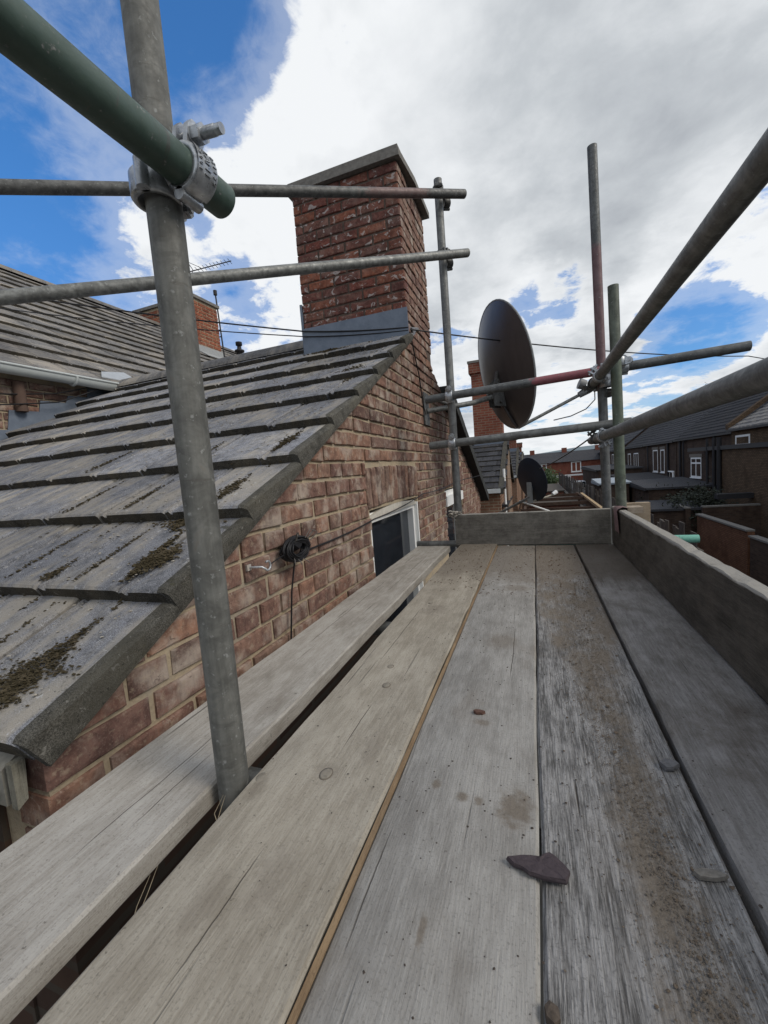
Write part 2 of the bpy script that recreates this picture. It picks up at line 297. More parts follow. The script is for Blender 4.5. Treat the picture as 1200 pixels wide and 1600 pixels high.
class MB:
    def __init__(s): s.v = []; s.f = []; s.sm = []
    def add(s, vs, fs, smooth=False):
        b = len(s.v); s.v += [tuple(v) for v in vs]; s.f += [tuple(i + b for i in f) for f in fs]; s.sm += [smooth] * len(fs); return s
    def box(s, x0, x1, y0, y1, z0, z1, M=None):
        vs = [Vector((x, y, z)) for z in (z0, z1) for y in (y0, y1) for x in (x0, x1)]
        if M is not None: vs = [M @ v for v in vs]
        return s.add(vs, [(0, 2, 3, 1), (4, 5, 7, 6), (0, 1, 5, 4), (2, 6, 7, 3), (0, 4, 6, 2), (1, 3, 7, 5)])
    def prism(s, pts, d):      # polygon points (3d) swept by vector d
        n_ = len(pts); a = [Vector(p) for p in pts]; d = Vector(d)
        return s.add(a + [p + d for p in a], [tuple(range(n_))[::-1], tuple(range(n_, 2 * n_))] + [(i, (i + 1) % n_, n_ + (i + 1) % n_, n_ + i) for i in range(n_)])
    def tube(s, pts, r, n_=16, caps=True, hollow=0.):
        pts = [Vector(p) for p in pts]; rings = []
        up = None
        for i, p in enumerate(pts):
            t = (pts[min(i + 1, len(pts) - 1)] - pts[max(i - 1, 0)]).normalized()
            if up is None: up = t.orthogonal().normalized()
            a = (up - t * up.dot(t)).normalized(); up = a; b = t.cross(a)
            rr = r[i] if isinstance(r, (list, tuple)) else r
            rings.append([p + (a * cos(2 * pi * k / n_) + b * sin(2 * pi * k / n_)) * rr for k in range(n_)])
        vs = [v for rg in rings for v in rg]; fs = []
        for i in range(len(pts) - 1):
            for k in range(n_): fs.append((i * n_ + k, i * n_ + (k + 1) % n_, (i + 1) * n_ + (k + 1) % n_, (i + 1) * n_ + k))
        s.add(vs, fs, True)
        if caps:
            for i, rev in ((0, True), (len(pts) - 1, False)):
                rg = rings[i]
                if hollow:
                    c = pts[i]; t = (pts[1] - pts[0]).normalized() if i == 0 else (pts[-2] - pts[-1]).normalized()
                    inn = [c + (v - c) * hollow for v in rg]; deep = [v + t * .04 for v in inn]
                    s.add(rg + inn, [(k, (k + 1) % n_, n_ + (k + 1) % n_, n_ + k) for k in range(n_)])
                    s.add(inn + deep, [(k, (k + 1) % n_, n_ + (k + 1) % n_, n_ + k) for k in range(n_)])
                    s.add(deep, [tuple(range(n_))])
                else: s.add(rg, [tuple(range(n_))[::-1] if rev else tuple(range(n_))])
        return s
    def blob(s, c, r, sq=.6, seed=0):
        c = Vector(c); vs = []
        for v in ((1, 0, 0), (-1, 0, 0), (0, 1, 0), (0, -1, 0), (0, 0, 1), (0, 0, -.4), (.6, .6, .5), (-.6, .6, .5), (.6, -.6, .5), (-.6, -.6, .5)):
            k = random.uniform(.7, 1.25); vs.append(c + Vector((v[0] * r * k, v[1] * r * k, v[2] * r * sq * k)))
        return s.add(vs, [(4, 8, 6), (4, 6, 7), (4, 7, 9), (4, 9, 8), (0, 6, 8), (2, 7, 6), (1, 9, 7), (3, 8, 9), (0, 2, 6), (2, 1, 7), (1, 3, 9), (3, 0, 8), (5, 2, 0), (5, 1, 2), (5, 3, 1), (5, 0, 3)])
    def mesh(s, name, m=None, local=None):
        me = bpy.data.meshes.new(name); v = s.v
        if local is not None: v = [(a - local[0], b - local[1], c - local[2]) for a, b, c in v]
        me.from_pydata(v, [], s.f)
        if any(s.sm): me.polygons.foreach_set('use_smooth', s.sm)
        bm = bmesh.new(); bm.from_mesh(me); bmesh.ops.recalc_face_normals(bm, faces=bm.faces); bm.to_mesh(me); bm.free()
        if m: me.materials.append(m)
        me.update(); return me
    def build(s, name, m, parent=None, loc=None, **kw):
        xs = list(zip(*s.v))
        if loc is None: loc = ((min(xs[0]) + max(xs[0])) / 2, (min(xs[1]) + max(xs[1])) / 2, min(xs[2]))
        o = link(name, s.mesh(name, m, loc), loc, parent); return setp(o, **kw)

def nz(p, k, a): return noise.noise(Vector(p) * k) * a

def plank_mesh(L, W, T, seg=40, wob=.002, seed=0., edge=.004):
    """plank along +Y from y=0..L, x=0..W, top at z=0"""
    mb = MB(); prof = [(0, -T + edge), (0, -edge), (edge, 0)] + [(W * t, 0) for t in (.25, .5, .75)] + [(W - edge, 0), (W, -edge), (W, -T + edge), (W - edge, -T), (edge, -T)]
    n_ = len(prof); vs = []
    for i in range(seg + 1):
        y = L * i / seg
        for j, (x, z) in enumerate(prof):
            ex = nz((x * 8 + seed, y, z * 9), 3., wob * 1.6) + nz((x + seed, y * 6, z), 6., wob)
            vs.append((x + (ex if x < edge * 2 or x > W - edge * 2 else 0), y, z + nz((x * 5, y * 1.5, seed), 2., wob * .8)))
    fs = [(i * n_ + k, (i + 1) * n_ + k, (i + 1) * n_ + (k + 1) % n_, i * n_ + (k + 1) % n_) for i in range(seg) for k in range(n_)]
    fs += [tuple(range(n_)), tuple(range(seg * n_, seg * n_ + n_))[::-1]]
    mb.add(vs, fs); return mb

def plank(name, origin, L, W, T, m, label, cat='plank', group=None, rotm=None, **k):
    mb = plank_mesh(L, W, T, **k)
    o = Vector(origin)
    mb.v = [tuple(o + (rotm @ Vector(v) if rotm else Vector(v))) for v in mb.v]
    return mb.build(name, m, None, label=label, cat=cat, group=group)

# ------------------------------------------------------------------ ground
MB().box(-400, 400, -200, 700, -4.8, -4.5).build('ground', plain('yard ground', (.032, .032, .030), .95, 0, .4, 1.5), kind='structure')
MB().box(3.9, 5.6, -20, 68, -4.5, -4.46).build('road', plain('back lane asphalt', (.05, .05, .052), .9, 0, .3, 3.), kind='structure')
hb = MB(); hv = []; hn = 60
for i in range(hn + 1):
    x = -900 + 1800 * i / hn
    hv += [(x, 900, -5), (x, 960, 8 + 16 * (.5 + noise.noise(Vector((x * .004, 1, 0))))), (x, 1150, -5)]
hb.add(hv, [(i * 3 + k, i * 3 + 3 + k, i * 3 + 4 + k, i * 3 + 1 + k) for i in range(hn) for k in range(2)])
hb.build('hills', plain('hazy hillside', (.16, .20, .22), .95), kind='structure')

# ------------------------------------------------------------------ house kit
WX = -.815                         # face of the gable walls along the scaffold
def clip_poly(poly, a, b, c):      # keep a*y+b*z<=c
    out = []
    for i in range(len(poly)):
        p, q = poly[i], poly[(i + 1) % len(poly)]
        fp, fq = a * p[0] + b * p[1] - c, a * q[0] + b * q[1] - c
        if fp <= 0: out.append(p)
        if (fp < 0) != (fq < 0) and fp != fq:
            t = fp / (fp - fq); out.append((p[0] + (q[0] - p[0]) * t, p[1] + (q[1] - p[1]) * t))
    res = []
    for p in out:
        if not res or math.dist(p, res[-1]) > 1e-5: res.append(p)
    if len(res) > 1 and math.dist(res[0], res[-1]) < 1e-5: res.pop()
    return res

def brick_face(poly, depth=.09, seed=0., cham=.005):
    """brick whose outer face is a polygon in local (u,w); built in local coords facing +X"""
    cx = sum(p[0] for p in poly) / len(poly); cz = sum(p[1] for p in poly) / len(poly)
    n_ = len(poly); ring = []
    for i in range(n_):
        p, q = poly[i], poly[(i + 1) % n_]
        ring.append(p)
        if math.dist(p, q) > .12: ring.append(((p[0] * 2 + q[0]) / 3, (p[1] * 2 + q[1]) / 3)); ring.append(((p[0] + q[0] * 2) / 3, (p[1] + q[1] * 2) / 3))
    n_ = len(ring); vs = []
    jit = [(nz((seed, i * 1.7, 0), 1.3, .004), nz((seed, i * 1.7, 5), 1.3, .004)) for i in range(n_)]
    base = [(p[0] + j[0], p[1] + j[1]) for p, j in zip(ring, jit)]
    def toward(p, d):
        l = math.dist(p, (cx, cz)) or 1; return (p[0] + (cx - p[0]) / l * d, p[1] + (cz - p[1]) / l * d)
    fr = [toward(p, cham * 1.3) for p in base]; inr = [toward(p, cham * 4) for p in base]
    vs += [(-depth, *p) for p in base] + [(-cham, *p) for p in base]
    vs += [(nz((seed, p[0] * 12, p[1] * 12), 2., .0015), *p) for p in fr]
    vs += [(.0008 + nz((seed, p[0] * 12, p[1] * 12), 2., .0025), *p) for p in inr]
    fs = []
    for L in range(3): fs += [(L * n_ + i, L * n_ + (i + 1) % n_, (L + 1) * n_ + (i + 1) % n_, (L + 1) * n_ + i) for i in range(n_)]
    fs.append(tuple(range(3 * n_, 4 * n_)))
    return vs, fs

BR = {}
def std_brick(kind, m):
    key = (kind, m.name)
    if key not in BR:
        wd, ht = dict(stretcher=(.211, .0595), header=(.099, .0595), closer=(.05, .062), soldier=(.064, .215))[kind]
        l = []
        for i in range(7):
            poly = [(-wd / 2, -ht / 2), (wd / 2, -ht / 2), (wd / 2, ht / 2), (-wd / 2, ht / 2)]
            vs, fs = brick_face(poly, seed=i * 3.1 + wd * 50); l.append(MB().add(vs, fs).mesh('brick', m))
        BR[key] = l
    return random.choice(BR[key])

def lay_bricks(parent, m, rows, u0, u1, shape, face, holes=(), limit=300, near=None, stuffname='brickwork', bond=None, prot=.004):
    """rows: list of (index, z centre). shape(poly)->clipped poly. face: function (u, z)->world point, plus rotation about Z."""
    pt, rz = face; items = []
    for ri, z in rows:
        b = (bond or (lambda r: ('s', 's', 'h')[r % 3]))(ri)
        L = .225 if b == 's' else .1125
        u = u0 - (.1125 if (ri % 2) else 0) * (1 if b == 's' else .5) - 0.0
        while u < u1:
            wd = L - .011; poly = [(u, z - .031), (u + wd, z - .031), (u + wd, z + .031), (u, z + .031)]
            full = poly
            poly = clip_poly(poly, -1, 0, -u0); poly = clip_poly(poly, 1, 0, u1) if poly else poly
            if poly: poly = shape(poly)
            segs = [poly] if poly else []
            for h in holes:
                ns = []
                for pl in segs:
                    zs = [p[1] for p in pl]; us = [p[0] for p in pl]
                    if max(zs) <= h[2] or min(zs) >= h[3] or max(us) <= h[0] or min(us) >= h[1]: ns.append(pl); continue
                    for a_, c_ in ((1, h[0]), (-1, -h[1])):
                        q = clip_poly(pl, a_, 0, c_)
                        if len(q) > 2: ns.append(q)
                segs = ns
            for pl in segs:
                if len(pl) < 3: continue
                us = [p[0] for p in pl]; zs = [p[1] for p in pl]
                ar = abs(sum(pl[i][0] * pl[(i + 1) % len(pl)][1] - pl[(i + 1) % len(pl)][0] * pl[i][1] for i in range(len(pl)))) / 2
                if ar < .0009: continue
                items.append((pl, len(pl) == 4 and abs(max(us) - min(us) - wd) < 1e-4 and abs(max(zs) - min(zs) - .062) < 1e-4, ((min(us) + max(us)) / 2, (min(zs) + max(zs)) / 2), b))
            u += L
    if near: items.sort(key=lambda t: (Vector(pt(*t[2])) - Vector((0, 0, .475))).length)
    rest = MB(); Rm = Matrix.Rotation(rz, 3, 'Z')
    for i, (pl, isfull, c, b) in enumerate(items):
        pr = random.uniform(-prot, prot); W = Vector(pt(*c)) + Rm @ Vector((pr, 0, 0))
        if i < limit:
            if isfull and len(pl) == 4: me = std_brick('stretcher' if b == 's' else 'header', m)
            else:
                vs, fs = brick_face([(p[0] - c[0], p[1] - c[1]) for p in pl], seed=i * 1.3); me = MB().add(vs, fs).mesh('brick', m)
            o = link('brick', me, W, parent, (random.uniform(-.012, .012), 0, rz))
        else:
            vs, fs = brick_face([(p[0] - c[0], p[1] - c[1]) for p in pl], seed=i * 1.3)
            rest.add([W + Rm @ Vector(v) for v in vs], fs)
    if rest.v: rest.build(stuffname, m, parent, kind='stuff')
    return len(items)

TL = {}
EDGE = tile_mat('shaded tile edge', (.028, .026, .022), (.115, .105, .088), (.10, .085, .06), .5)  # riser shade painted into the colour of the raw concrete front edges
def tile_mesh(m, wd=.291, L=.41, t0=.048, t1=.004, v=0):
    key = (m.name, wd, L, v)
    if key in TL: return TL[key]
    mb = MB(); xs = [0, .012, .018, .028, .034, wd * .5, wd - .012, wd - .006, wd]; off = [-.003, .0, -.009, -.009, 0, .0012, 0, -.001, -.006]
    us = [0, .008, .06, L * .5, L]; vs = []; n_ = len(xs)
    for j, u in enumerate(us):
        t = t0 + (t1 - t0) * u / L
        for x, o in zip(xs, off):
            e = nz((x * 20 + v * 9, u * 6, v), 2., .002)
            vs.append((x, u + (nz((x * 30, v * 5., 0), 1.5, .003) if j < 2 else 0), t + o + e - (.005 if j == 0 else 0)))
    for x in xs: vs.append((x, nz((x * 30, v * 5., 0), 1.5, .003), -.002))
    vs += [(0, L, -.012), (wd, L, -.012)]
    fs = [(j * n_ + k, j * n_ + k + 1, (j + 1) * n_ + k + 1, (j + 1) * n_ + k) for j in range(len(us) - 1) for k in range(n_ - 1)]
    q = len(us) * n_; fs += [(q + k, q + k + 1, k + 1, k) for k in range(n_ - 1)]
    fs.append(tuple([q] + [j * n_ for j in range(len(us))] + [q + n_])); fs.append(tuple([q + n_ - 1] + [j * n_ + n_ - 1 for j in range(len(us))] + [q + n_ + 1]))
    fs.append((q, q + n_, q + n_ + 1, q + n_ - 1))
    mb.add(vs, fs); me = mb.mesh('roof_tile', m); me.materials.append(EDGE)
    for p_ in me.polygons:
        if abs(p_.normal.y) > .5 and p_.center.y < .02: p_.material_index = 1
    TL[key] = me; return me

def window(parent, face, u0, u1, z0, z1, m=WHITE, bars=1, depth=.06, fw=.045, glass=GLASS, sill=True, arch=0., name='window', trans=False):
    """face: (pt(u,z,d)) giving the world point with outward offset d"""
    f = MB()
    def bx(a0, a1, b0, b1, d0, d1, mb=f):
        ps = [face(a, b, d) for b in (b0, b1) for d in (d0, d1) for a in (a0, a1)]
        mb.add(ps, [(0, 2, 3, 1), (4, 5, 7, 6), (0, 1, 5, 4), (2, 6, 7, 3), (0, 4, 6, 2), (1, 3, 7, 5)])
    bx(u0, u0 + fw, z0, z1, -depth, 0); bx(u1 - fw, u1, z0, z1, -depth, 0); bx(u0 + fw, u1 - fw, z0, z0 + fw, -depth, 0); bx(u0 + fw, u1 - fw, z1 - fw, z1, -depth, 0)
    for i in range(1, bars):
        c = u0 + (u1 - u0) * i / bars; bx(c - fw / 2, c + fw / 2, z0 + fw, z1 - fw, -depth, -.003)
    if trans: bx(u0 + fw, u1 - fw, z0 + (z1 - z0) * .68, z0 + (z1 - z0) * .68 + fw, -depth, -.004)
    fo = f.build(name, m, parent)
    p = MB(); bx(u0 + fw, u1 - fw, z0 + fw, z1 - fw, -depth * .75, -depth * .6, p); p.build('pane', glass, fo)
    if sill:
        q = MB(); bx(u0 - .05, u1 + .05, z0 - .07, z0 - .002, -depth, .05, q); q.build('sill', m, fo)
    return fo

# ------------------------------------------------------------------ our house: rear wing + main range
PITCH = atan2(.5385, 1); CU, SU = cos(PITCH), sin(PITCH)
ZR0 = -.109 - .048 / CU            # near slope base plane z = ZR0 + .5385*y
def near_z(y): return ZR0 + .5385 * y
RIDGE_Y, RIDGE_Z = 3.24, 1.60
FS = .4516                          # far slope
def far_z(y): return RIDGE_Z - FS * (y - RIDGE_Y)

house = thing('brick_house', (-2.5, 3.2, -4.5), 'old brown brick house with grey tiled roofs and the scaffold along its gable wall', 'house')
gp = [(.40, -4.5), (6.55, -4.5), (6.55, far_z(6.55) - .03), (RIDGE_Y, RIDGE_Z - .03), (.40, near_z(.40) - .03)]
WXM = WX - .011
holes = [(1.995, 2.93, -.75, .285), (3.95, 4.95, -.75, .27)]
# wall body with the two window openings left out (strips between and around them)
wl = MB()
def strip(y0, y1, z0, z1f):
    ztop = z1f
    pts = [(WXM, y0, z0), (WXM, y1, z0)]
    if callable(ztop):
        ys = sorted({y0, y1} | ({RIDGE_Y} if y0 < RIDGE_Y < y1 else set()), reverse=True)
        pts += [(WXM, y, ztop(y)) for y in ys]
    else: pts += [(WXM, y1, ztop), (WXM, y0, ztop)]
    wl.prism(pts, (-.2, 0, 0))
topf = lambda y: min(near_z(y), far_z(y)) - .02
strip(.416, 1.995, -4.5, topf); strip(1.995, 2.93, .285, topf); strip(2.93, 3.95, -4.5, topf); strip(3.95, 4.95, .27, topf); strip(4.95, 6.55, -4.5, topf)
strip(1.995, 2.93, -4.5, -.75); strip(3.95, 4.95, -4.5, -.75)
wl.box(-4.1, WXM - .2, .42, .52, -4.5, near_z(.42) - .04); wl.box(-4.1, WXM - .2, 6.43, 6.55, -4.5, far_z(6.55) - .05)
wall = wl.build('wall', MORT, house)
MB().box(WX - .15, WX - .002, .41, 6.54, -4.45, -.765).build('lower_brickwork', FBR, wall)
MB().box(WX - .15, WX - .002, .41, 1.99, -.764, -.345).build('lower_brickwork', FBR, wall)
MB().box(-4.1, WX - .151, .405, .418, -4.45, -.02).build('side_brickwork', FBR, wall)
# bricks in the gable
ROW0 = -.332; RH = .0728
rows = [(i, ROW0 + RH * i + .036) for i in range(28)]
def shp(pl):
    pl = clip_poly(pl, -.5385, 1, ZR0 - .008)
    if len(pl) > 2: pl = clip_poly(pl, FS, 1, RIDGE_Z - .02 + FS * RIDGE_Y)
    return pl if len(pl) > 2 else None
# the chimney side runs flush out of the gable, so leave its strip to the stack's own bricks above z=1.50
hl = [(1.955, 2.965, .27, .512), (1.995, 2.93, -.8, .285), (3.90, 5.0, .255, .49), (3.95, 4.95, -.8, .27), (3.0, 3.72, 1.488, 3)]
lay_bricks(wall, brick_main(), rows, .41, 6.54, shp, (lambda u, z: (WX, u, z), 0), hl, 300, True)
# soldier arches over both windows
for (a, b, zb) in ((1.96, 2.965, .285), (3.905, 5.0, .265)):
    n_ = int((b - a) / .0735)
    for i in range(n_):
        y = a + .035 + i * (b - a) / n_; k = (i + .5) / n_ - .5
        o = link('brick', std_brick('soldier', brick_main()), (WX + random.uniform(-.004, .003), y, zb + .115 + .012 * (1 - 4 * k * k)), wall, (k * -.12, 0, 0))
# windows
FX = lambda u, z, d: (WX - .03 + d, u, z)
w1 = window(house, FX, 2.0, 2.925, -.72, .265, WHITE, 1, .07, .055, sill=False)
ah = MB(); pts = [(WX - .012, 1.997, .235)] + [(WX - .012, 1.997 + .93 * t / 10, .25 + .035 * (1 - (2 * t / 10 - 1) ** 2)) for t in range(11)] + [(WX - .012, 2.927, .235)]
ah.prism(pts, (-.06, 0, 0)); ah.build('head_board', PAINT, w1)
MB().box(WX - .10, WX - .005, 2.905, 2.929, -.74, .25).build('reveal', WHITE, w1)
w2 = window(house, FX, 3.96, 4.94, -.72, .25, WHITE, 1, .07, .07, sill=False)
MB().box(WX - .05, WX + .006, 3.97, 4.93, .10, .20).build('blind_box', WHITE, w2)
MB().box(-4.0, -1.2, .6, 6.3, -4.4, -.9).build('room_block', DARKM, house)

# near slope: underlay + tiles as parts of the roof
rf = MB(); e = .06
rf.add([(-4.15, .40, near_z(.40) - .012), (WX - .02, .40, near_z(.40) - .012), (WX - .02, RIDGE_Y, near_z(RIDGE_Y) - .012), (-4.15, RIDGE_Y, near_z(RIDGE_Y) - .012),
        (WX - .02, 6.75, far_z(6.75) - .012), (-4.15, 6.75, far_z(6.75) - .012)], [(0, 1, 2, 3), (3, 2, 4, 5)])
roof = rf.build('roof', DARKM, house)
GA = .298
for k in range(10):
    y = .392 + GA * k
    Lg = .41 if k < 9 else .20
    x = WX + .028 - .30 * (.97 if k % 2 else .5) + .0
    first = True
    xs = []
    # half tile at the verge on alternate courses
    x = WX + .02
    if k % 2: xs.append((x - .145, .141)); x -= .145
    while x > -4.12: x -= .298; xs.append((x, .291))
    for (x, wd) in xs:
        if y > 2.93 and x + wd > -1.66 and False: continue
        if x < -4.2: continue
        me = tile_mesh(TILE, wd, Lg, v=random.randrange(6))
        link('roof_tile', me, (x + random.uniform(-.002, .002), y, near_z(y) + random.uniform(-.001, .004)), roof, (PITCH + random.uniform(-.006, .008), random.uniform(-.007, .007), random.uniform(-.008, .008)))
FP = -math.atan(FS)
for k in range(11):
    y = 6.78 - .32 * k
    for j in range(11):
        x = WX - .02 - .30 * j - (.15 if k % 2 else 0)
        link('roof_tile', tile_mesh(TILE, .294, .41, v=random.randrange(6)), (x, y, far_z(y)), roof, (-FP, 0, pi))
# verge tiles: dark concrete cloaks stepping up the gable
for k in range(9):
    y = .392 + GA * k; v = k % 4; mb = MB(); L = .372 if k < 8 else .24
    prof = lambda u: (.050 + (.006 - .050) * u / .41)
    us = [0, .01, .1, .16, .21, L]; vs = []
    for j, u in enumerate(us):
        t = prof(u) + (-.006 if j == 0 else 0); en = nz((k * 3., u * 8, 0), 2., .003)
        vs += [(-.020, u, t), (-.010, u, t + en), (.0, u, t - .001), (.012 + en, u, t - .008), (.015, u, -.005 + en), (.013 + en, u, -.020), (.002, u, -.024), (-.004, u, -.024)]
    n_ = 8; fs = [(j * n_ + i, j * n_ + (i + 1) % n_, (j + 1) * n_ + (i + 1) % n_, (j + 1) * n_ + i) for j in range(len(us) - 1) for i in range(n_)]
    fs += [tuple(range(n_)), tuple(range(n_ * (len(us) - 1), n_ * len(us)))]
    me = mb.add(vs, fs).mesh('verge_tile', VERGE)
    link('verge_tile', me, (WX + .022, y, near_z(y) + .0015), roof, (PITCH, 0, random.uniform(-.004, .004)))
for k in range(9):
    y = 6.80 - .34 * k; mb = MB().box(-.03, .13, 0, .36, -.09, .038)
    link('verge_tile', mb.mesh('verge_tile', VERGE), (WX, y, far_z(y) + .002), roof, (-FP, 0, pi)) if False else None
for k in range(8):
    y0 = 6.80 - .345 * (k + 1); y1 = y0 + .36
    mb = MB().prism([(WX + .105, y0, far_z(y0) - .085), (WX + .105, y1, far_z(y1) - .085), (WX + .105, y1, far_z(y1) + .045 - .008), (WX + .105, y0, far_z(y0) + .03)], (-.14, 0, 0))
    mb.build('verge_tile', plain('dark verge', (.035, .036, .034), .9, 0, .3, 30.), roof)
# ridge tiles
def ridge_run(parent, x0, x1, y, z, m, n_, along='x', r=.10):
    for i in range(n_):
        a = x0 + (x1 - x0) * i / n_; b = x0 + (x1 - x0) * (i + 1) / n_ - (.004 if x1 > x0 else -.004); mb = MB(); vs = []
        for t in range(9):
            an = pi * t / 8; o = cos(an) * r * 1.3; h = sin(an) * r * .6 - .01 - abs(cos(an)) * .05
            for q, (xx, dr) in enumerate(((a, 0), (b, 0))):
                vs.append((xx, y + o, z + h) if along == 'x' else (y + o, xx, z + h))
        mb.add(vs, [(2 * t, 2 * t + 2, 2 * t + 3, 2 * t + 1) for t in range(8)] + [tuple(range(0, 18, 2)), tuple(range(1, 18, 2))]); mb.build('ridge_tile', m, parent)
ridge_run(roof, -1.68, -4.3, RIDGE_Y, RIDGE_Z + .025, TILE2, 6)

# eaves of the wing: gutter, soffit block and fascia below the first course
MB().prism([(-4.1, .372, .03), (-4.1, .398, .045), (-4.1, .398, -.035), (-4.1, .372, -.035)], (3.24, 0, 0)).build('fascia', plain('peeling fascia paint', (.22, .21, .18), .8, 0, .3, 60.), house)
MB().prism([(-.845, .372, .045), (-.845, .392, .045), (-.845, .388, -.025), (-.845, .372, -.035)], (.016, 0, 0)).build('soffit_block', wood_mat('rotten board', (.09, .085, .07), (.22, .21, .17), 'z', .8, .2, seed=31), house)
gt = MB(); vs = []
for i in range(11):
    an = pi + pi * i / 10
    for x in (-4.0, -.875): vs.append((x, .270 + cos(an) * .055, .0 + sin(an) * .055))
gt.add(vs, [(2 * i, 2 * i + 2, 2 * i + 3, 2 * i + 1) for i in range(10)], True)
gt.tube([(-4.0, .215, .002), (-.875, .215, .002)], .006, 6).tube([(-4.0, .325, .002), (-.875, .325, .002)], .006, 6)
gt.add([(-.875, .270 + cos(pi + pi * i / 10) * .056, .0 + sin(pi + pi * i / 10) * .056) for i in range(11)], [tuple(range(11))]); gt.build('gutter', GUT, house)

# chimney stack
CX0, CX1, CY0, CY1 = -1.665, WX, 2.99, 3.72
stack = MB().box(CX0 + .008, CX1 - .010, CY0 + .008, CY1 - .01, 1.2, 2.66).build('chimney', SOOT, house)
crow = [(i, ROW0 + RH * i + .036) for i in range(25, 41)]
noshape = lambda p: p
cb = brick_chim()
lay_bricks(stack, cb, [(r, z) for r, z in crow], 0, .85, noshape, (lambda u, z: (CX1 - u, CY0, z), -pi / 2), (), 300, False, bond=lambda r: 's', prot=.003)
lay_bricks(stack, brick_main(), crow, CY0 + .012, CY1, noshape, (lambda u, z: (CX1, u, z), 0), (), 300, False, bond=lambda r: 's' if r % 4 else 'h', prot=.004)
cap = MB(); hh = lambda x, y: nz((x * 3, y * 3, 0), 2., .012)
cap.prism([(CX0 - .03, CY0 - .035, 2.655), (CX0 + .3, CY0 - .042, 2.652), (CX1 + .03, CY0 - .035, 2.655), (CX1 + .055, CY0 + .3, 2.655), (CX1 + .05, CY1 + .05, 2.655), (CX0 - .04, CY1 + .04, 2.655)], (0, 0, .045))
cap.prism([(CX0 - .02, CY0 - .02, 2.702), (CX1 + .02, CY0 - .02, 2.702), (CX1 + .03, CY1 + .03, 2.702), (CX0 - .02, CY1 + .03, 2.702)], (0, 0, .035)); cap.build('coping', CONC, stack)
lf = MB(); lf.prism([(CX0 - .012, CY0 - .006, 1.455), (CX1 + .006, CY0 - .006, 1.455), (CX1 + .006, CY0 - .006, 1.655), (CX0 - .012, CY0 - .006, 1.660)], (0, -.006, 0))
0 and lf.prism([(CX0 - .05, CY0 - .012, near_z(CY0) + .052), (CX1 - .05, CY0 - .012, near_z(CY0) + .052), (CX1 - .05, CY0 - .16, near_z(CY0 - .16) + .05), (CX0 - .05, CY0 - .16, near_z(CY0 - .16) + .05)], (0, 0, .004))
lf.box(CX0 - .02, CX0 - .003, CY0 - .006, CY1, 1.4, 1.85); lf.build('flashing', LEAD, stack)

# main range of the house on the left, ridge along Y
MWX = -4.15
mwall = MB().box(MWX - .3, MWX - .011, -1.5, 12.5, -4.5, 1.57).build('wall', MORT, house)
lay_bricks(mwall, brick_main(), [(i, .55 + RH * i) for i in range(14)], 1.2, 3.3, noshape, (lambda u, z: (MWX, u, z), 0), (), 300, True)
MB().prism([(MWX + .012, y, z) for y, z in ((1.2, near_z(1.2) - .05), (3.3, near_z(3.3) - .05), (3.3, 1.57), (2.95, 1.55), (2.93, 1.46), (2.75, 1.45), (2.72, 1.38), (2.50, 1.37), (2.48, 1.27), (2.25, 1.26), (2.22, 1.09), (2.0, 1.08), (1.97, .99), (1.7, .98), (1.65, .85), (1.2, .84))], (-.009, 0, 0)).build('flashing', LEAD, mwall)
MPT = radians(35); MZ0, MX0 = 1.60, -4.02
def mz(x): return MZ0 + tan(MPT) * (MX0 - x)
mroof = MB().add([(MX0, -2, mz(MX0) - .012), (MX0, 16, mz(MX0) - .012), (-7.4, 16, mz(-7.4) - .012), (-7.4, -2, mz(-7.4) - .012), (-10.8, 16, 1.6), (-10.8, -2, 1.6)], [(0, 1, 2, 3), (3, 2, 4, 5)]).build('roof', DARKM, house)
cnt = 0; items = []
for k in range(14):
    x = MX0 - .292 * k * cos(0) * .84
    for j in range(44):
        y = .9 + .30 * j + (.15 if k % 2 else 0)
        if y > 12: continue
        if k < 9 and 0 > 1: continue
        items.append((x, y))
items.sort(key=lambda t: (Vector((t[0], t[1], mz(t[0]))) - Vector((0, 0, .475))).length)
rest = MB()
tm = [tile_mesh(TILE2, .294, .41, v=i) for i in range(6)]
Rt = Matrix.Rotation(pi / 2, 3, 'Z') @ Matrix.Rotation(MPT, 3, 'X')
for i, (x, y) in enumerate(items):
    W = Vector((x + .03, y, mz(x + .03)))
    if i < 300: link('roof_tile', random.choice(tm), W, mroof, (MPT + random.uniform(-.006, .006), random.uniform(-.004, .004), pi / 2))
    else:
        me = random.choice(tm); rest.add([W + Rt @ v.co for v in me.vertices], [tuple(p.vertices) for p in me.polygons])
rest.build('tile_courses', TILE2, mroof, kind='stuff')
ridge_run(mroof, 1., 15., -7.42, mz(-7.42) + .02, TILE2, 30, 'y', .13)
# main gutter with bracket, under the first course
gt = MB(); vs = []
for i in range(11):
    an = pi + pi * i / 10
    for y in (-1.0, 3.15): vs.append((-4.00 + cos(an) * .06, y, 1.60 + sin(an) * .07 - .01 * (y < 0)))
gt.add(vs, [(2 * i, 2 * i + 2, 2 * i + 3, 2 * i + 1) for i in range(10)], True)
gt.tube([(-3.94, -1.0, 1.59), (-3.94, 3.15, 1.60)], .011, 8); gt.tube([(-4.06, -1, 1.59), (-4.06, 3.15, 1.60)], .01, 8)
gt.add([(-4.0 + cos(pi + pi * i / 10) * .06, 3.15, 1.6 + sin(pi + pi * i / 10) * .07) for i in range(11)], [tuple(range(11))])
gutter = gt.build('gutter', GUT, house)
br = MB(); br.tube([(-4.0 + cos(pi + pi * i / 10) * .066, 2.72, 1.6 + sin(pi + pi * i / 10) * .077) for i in range(11)], .012, 6); br.build('bracket', GUT, gutter)
